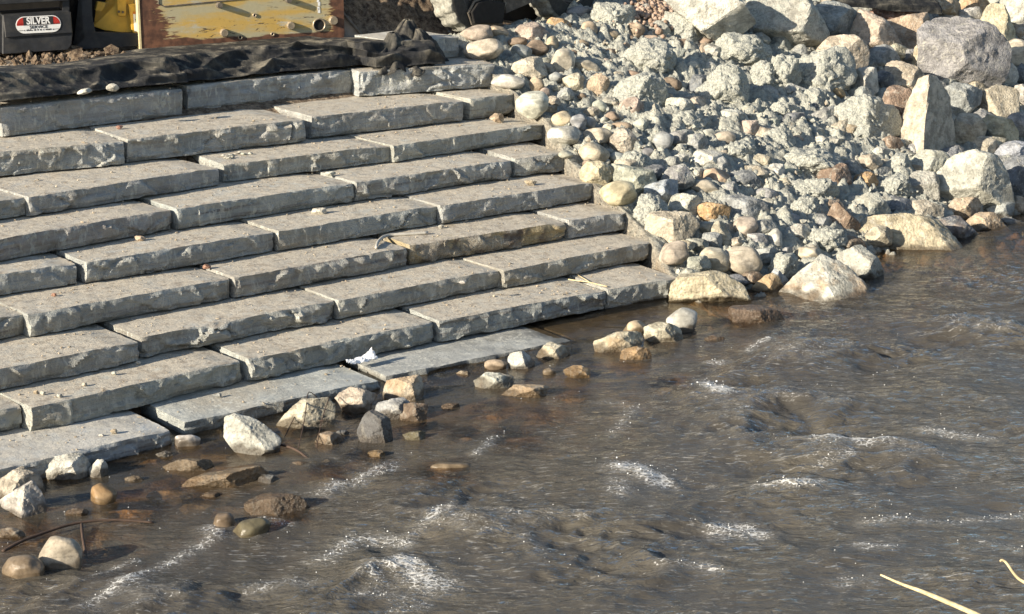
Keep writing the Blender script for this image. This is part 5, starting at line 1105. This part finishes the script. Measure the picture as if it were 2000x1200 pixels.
tube_thing('twig', smooth_path([wpt(546, 874, .03), wpt(570, 884, .05), wpt(590, 895, .05), wpt(615, 908, .0)]), .012, M['twig'], 'reddish twig with thin bare shoots sticking out of the shallows', 'twig',
           [(smooth_path([wpt(582, 886, .04), on_water(598, 855)+ez*.22, on_water(602, 815)+ez*.30, at_depth(618, 775, float((on_water(602, 815)-CAM) @ FW))]), .005), (smooth_path([wpt(618, 880, .02), on_water(630, 850)+ez*.18, on_water(645, 830)+ez*.30]), .005),
            (smooth_path([wpt(556, 862, .04), on_water(575, 838)+ez*.12, on_water(597, 820)+ez*.22]), .005), (smooth_path([wpt(610, 838, .05), on_water(622, 832)+ez*.06, on_water(632, 841)+ez*.1]), .005)])
def reed(pts, r, label):
    P = [at_depth(x, y, d) for x, y, d in pts]; last = P[-1].copy(); g_ = last+np.array([.25, -.4, 0]); u_, n_ = un(g_); g_[2] = bank_h(g_)-.05; P.append(g_)
    tube_thing('reed_stalk', smooth_path(P), np.interp(np.linspace(0, 1, (len(P)-1)*6+1), np.linspace(0, 1, len(r)), r), M['straw'], label, 'reed')
reed([(1720, 1123, 9.6), (1760, 1141, 9.5), (1800, 1155, 9.4), (1860, 1180, 9.3), (1940, 1215, 9.1), (2150, 1330, 8.7)], [.005, .008, .012, .0135, .0145, .016], 'straight straw coloured stalk reaching in at the bottom right of the photo')
reed([(1953, 1097, 9.2), (1957, 1093, 9.2), (1966, 1099, 9.2), (1978, 1118, 9.15), (1990, 1132, 9.1), (2010, 1142, 9.05), (2150, 1220, 8.7)], [.005, .0065, .0075, .0085, .0095], 'hooked straw coloured stalk at the right edge of the photo')

# ------------------------------------------------------------------ the river
wx = spaced((-160, -20, 8), (-20, -7.5, .6), (-7.5, 9.5, .028), (9.5, 30, .8), (30, 220, 10)); wy = spaced((-60, 4, 4), (4, 12.2, .4), (12.2, 17, .026), (17, 30, .036), (30, 60, 1.2), (60, 240, 10))
WX, WY = np.meshgrid(wx, wy, indexing='ij'); wxr, wyr = WX.ravel(), WY.ravel(); wu = wxr*U2[0]+wyr*U2[1]; wn_ = wxr*N2[0]+wyr*N2[1]
keep = (wn_ < 17.6)
base = water_z(wu); P2 = np.column_stack([wxr, wyr, wxr*0]); fine_ = keep & (wxr > -7.6) & (wxr < 9.6) & (wyr > 12) & (wyr < 30.2)
off_ = np.clip((16.0-wn_), 0, 9); chop = sst(.5, 3.2, off_+1.2*sst(13, 17, wu))*.84+.16
hgt = np.zeros(len(wxr)); Q = P2[fine_]; wp = Q+.18*np.column_stack([fbm(Q*1.1, 2), fbm(Q*1.1+7, 2), Q[:, 0]*0])
cr, sr = math.cos(.25), math.sin(.25); Rq = np.column_stack([wp[:, 0]*cr+wp[:, 1]*sr, -wp[:, 0]*sr+wp[:, 1]*cr, wp[:, 2]])
h1 = perlin(Rq*np.array([.8, 1.3, 1])); h2 = np.maximum(ridged(Rq*np.array([1.7, 2.6, 1])+3, 2, .5), -.15); h3 = fbm(Rq*np.array([4.5, 7.5, 1])+9, 3, .6); h4 = ridged(Rq*np.array([7, 13, 1])+19, 2)
pat = sst(-.25, .35, fbm(P2[fine_]*.55+50, 2)); hgt[fine_] = chop[fine_]*(.35+.85*pat)*(.07*perlin(Rq*np.array([.35, .55, 1])+40)+.12*h1+.058*h2+.020*h3+.007*h4)
# foam: streaks and bursts where the water breaks
FO = [([(170, 1195), (250, 1148), (330, 1103), (380, 1075), (425, 1050)], .05, .68), ([(190, 1130), (225, 1112), (260, 1097)], .04, .6), ([(635, 1097), (655, 1080), (690, 1055), (760, 1056), (790, 1062)], .07, .8), ([(790, 1053), (840, 1030), (890, 985)], .05, .5),
      ([(795, 1115), (820, 1130), (850, 1145)], .10, 1.0), ([(640, 965), (670, 948), (700, 945), (760, 908)], .07, .75), ([(1212, 915), (1240, 915), (1262, 928), (1290, 937)], .09, 1.15), ([(1205, 945), (1215, 965)], .07, .8), ([(1378, 752), (1395, 762), (1412, 778)], .07, 1.15), ([(1335, 758), (1380, 758)], .04, .6),
      ([(1600, 868), (1650, 873), (1690, 878), (1750, 872)], .06, .75), ([(1405, 1034), (1440, 1028), (1482, 1040)], .08, .95), ([(1690, 1022), (1760, 1015), (1860, 1022), (1960, 1008), (2000, 1003)], .05, .6), ([(1480, 957), (1530, 957), (1590, 958)], .055, .7), ([(1815, 845), (1870, 852), (1930, 858)], .07, .75), ([(1460, 690), (1500, 672)], .04, .7),
      ([(1385, 710), (1415, 712)], .05, .7), ([(500, 1150), (560, 1140), (600, 1145)], .07, .6), ([(700, 1165), (740, 1158), (800, 1170)], .06, .6), ([(720, 1130), (760, 1150)], .05, .6), ([(410, 1035), (428, 1050)], .06, .8), ([(560, 1030), (515, 1015), (500, 1045)], .05, .6), ([(1300, 1108), (1360, 1110), (1400, 1122)], .05, .6), ([(1200, 850), (1240, 800)], .05, .5),
      ([(1690, 1070), (1740, 1075)], .05, .75), ([(780, 1190), (830, 1180)], .05, .6), ([(930, 890), (965, 858)], .04, .6), ([(1600, 910), (1660, 900)], .05, .5), ([(1640, 1140), (1700, 1136)], .05, .45), ([(1920, 1060), (1990, 1070)], .05, .45), ([(1180, 790), (1230, 795)], .05, .4), ([(1030, 1060), (1060, 1090)], .05, .4)]
foam = np.zeros(len(wxr)); fpts = []; idx = np.where(fine_)[0]; Qx = wxr[idx]; Qy = wyr[idx]
for pts, wd, amp in FO:
    W_ = np.array([on_water(x, y)[:2] for x, y in pts]); best = np.full(len(idx), 9.0)
    for i in range(len(W_)-1):
        a, b = W_[i], W_[i+1]; ab = b-a; t = np.clip(((Qx-a[0])*ab[0]+(Qy-a[1])*ab[1])/(ab @ ab), 0, 1); best = np.minimum(best, np.hypot(Qx-a[0]-t*ab[0], Qy-a[1]-t*ab[1]))
        for _ in range(int(np.linalg.norm(ab)*26*amp)): fpts.append((a+ab*rg.random()+rg.normal(size=2)*wd*.8, amp, wd))
    f = amp*np.exp(-(best/wd/1.9)**2); foam[idx] = np.maximum(foam[idx], f); hgt[idx] += .022*f
foam = np.clip(foam+sst(.55, 1.0, np.where(fine_, hgt/.10, 0)+.25*chop*0)*.35*chop, 0, 1.3)
shal = np.array([bank_plane(wu, wn_)]).ravel(); dep = base-shal
for sx_, sy_, sr_ in SUNK: dep = np.minimum(dep, .045+.30*np.clip(np.hypot(wxr-sx_, (wyr-sy_)*.8)/sr_-.75, 0, 9))
turb = 1-np.exp(-np.clip(dep, 0, 2)*2.5); turb = np.clip(turb+.06, 0, .97)
shoal = sst(2.6, .6, off_)*sst(-.3, .5, fbm(P2*.9+30, 3))*sst(15.5, 12.5, wu+0*off_)
nF = grid_faces(len(wx), len(wy)); nF = nF[keep[nF].all(1)]
remap = np.cumsum(keep)-1; Wv = np.column_stack([wxr, wyr, base+hgt-.0])[keep]
ro = obj('river', mesh_from('river', Wv, remap[nF], [M['water']], True, dict(turbid=turb[keep], chop=chop[keep], foam=foam[keep], shoal=shoal[keep]))); tag(ro, kind='structure')
# bubbles and droplets of the white water
gv = []; gf = []; gk = 0
def water_h(p):
    i = min(max(int(np.searchsorted(wx, p[0])), 0), len(wx)-1); j = min(max(int(np.searchsorted(wy, p[1])), 0), len(wy)-1); return (base+hgt)[i*len(wy)+j]
for p, amp, wd in fpts:
    r = rg.uniform(.002, .0065)*(1.5 if amp > 1 else 1); z_ = water_h(p)+rg.exponential(.012 if amp < 1 else .03)
    gv.append(np.array([p[0], p[1], z_])+D1*(r*rg.uniform(.7, 1.3, 3))); gf.append(F1+gk); gk += len(D1)
for _ in range(700):
    x, y = rg.uniform(0, 2000), rg.uniform(620, 1200); P = on_water(x, y); u_, n_ = un(P)
    if n_ > 15.6 or fbm(np.array([[P[0]*1.4, P[1]*1.4, 5.]]), 2)[0] < .12: continue
    r = rg.uniform(.0015, .0045); gv.append(np.array([P[0], P[1], water_h(P)+.002])+D1*r*np.array([1.4, 1, .8])); gf.append(F1+gk); gk += len(D1)
fo_ = obj('foam', mesh_from('foam', np.concatenate(gv), np.concatenate(gf), [M['foam']], True)); tag(fo_, 'white foam bubbles and droplets on the breaking river water', 'foam', kind='stuff')
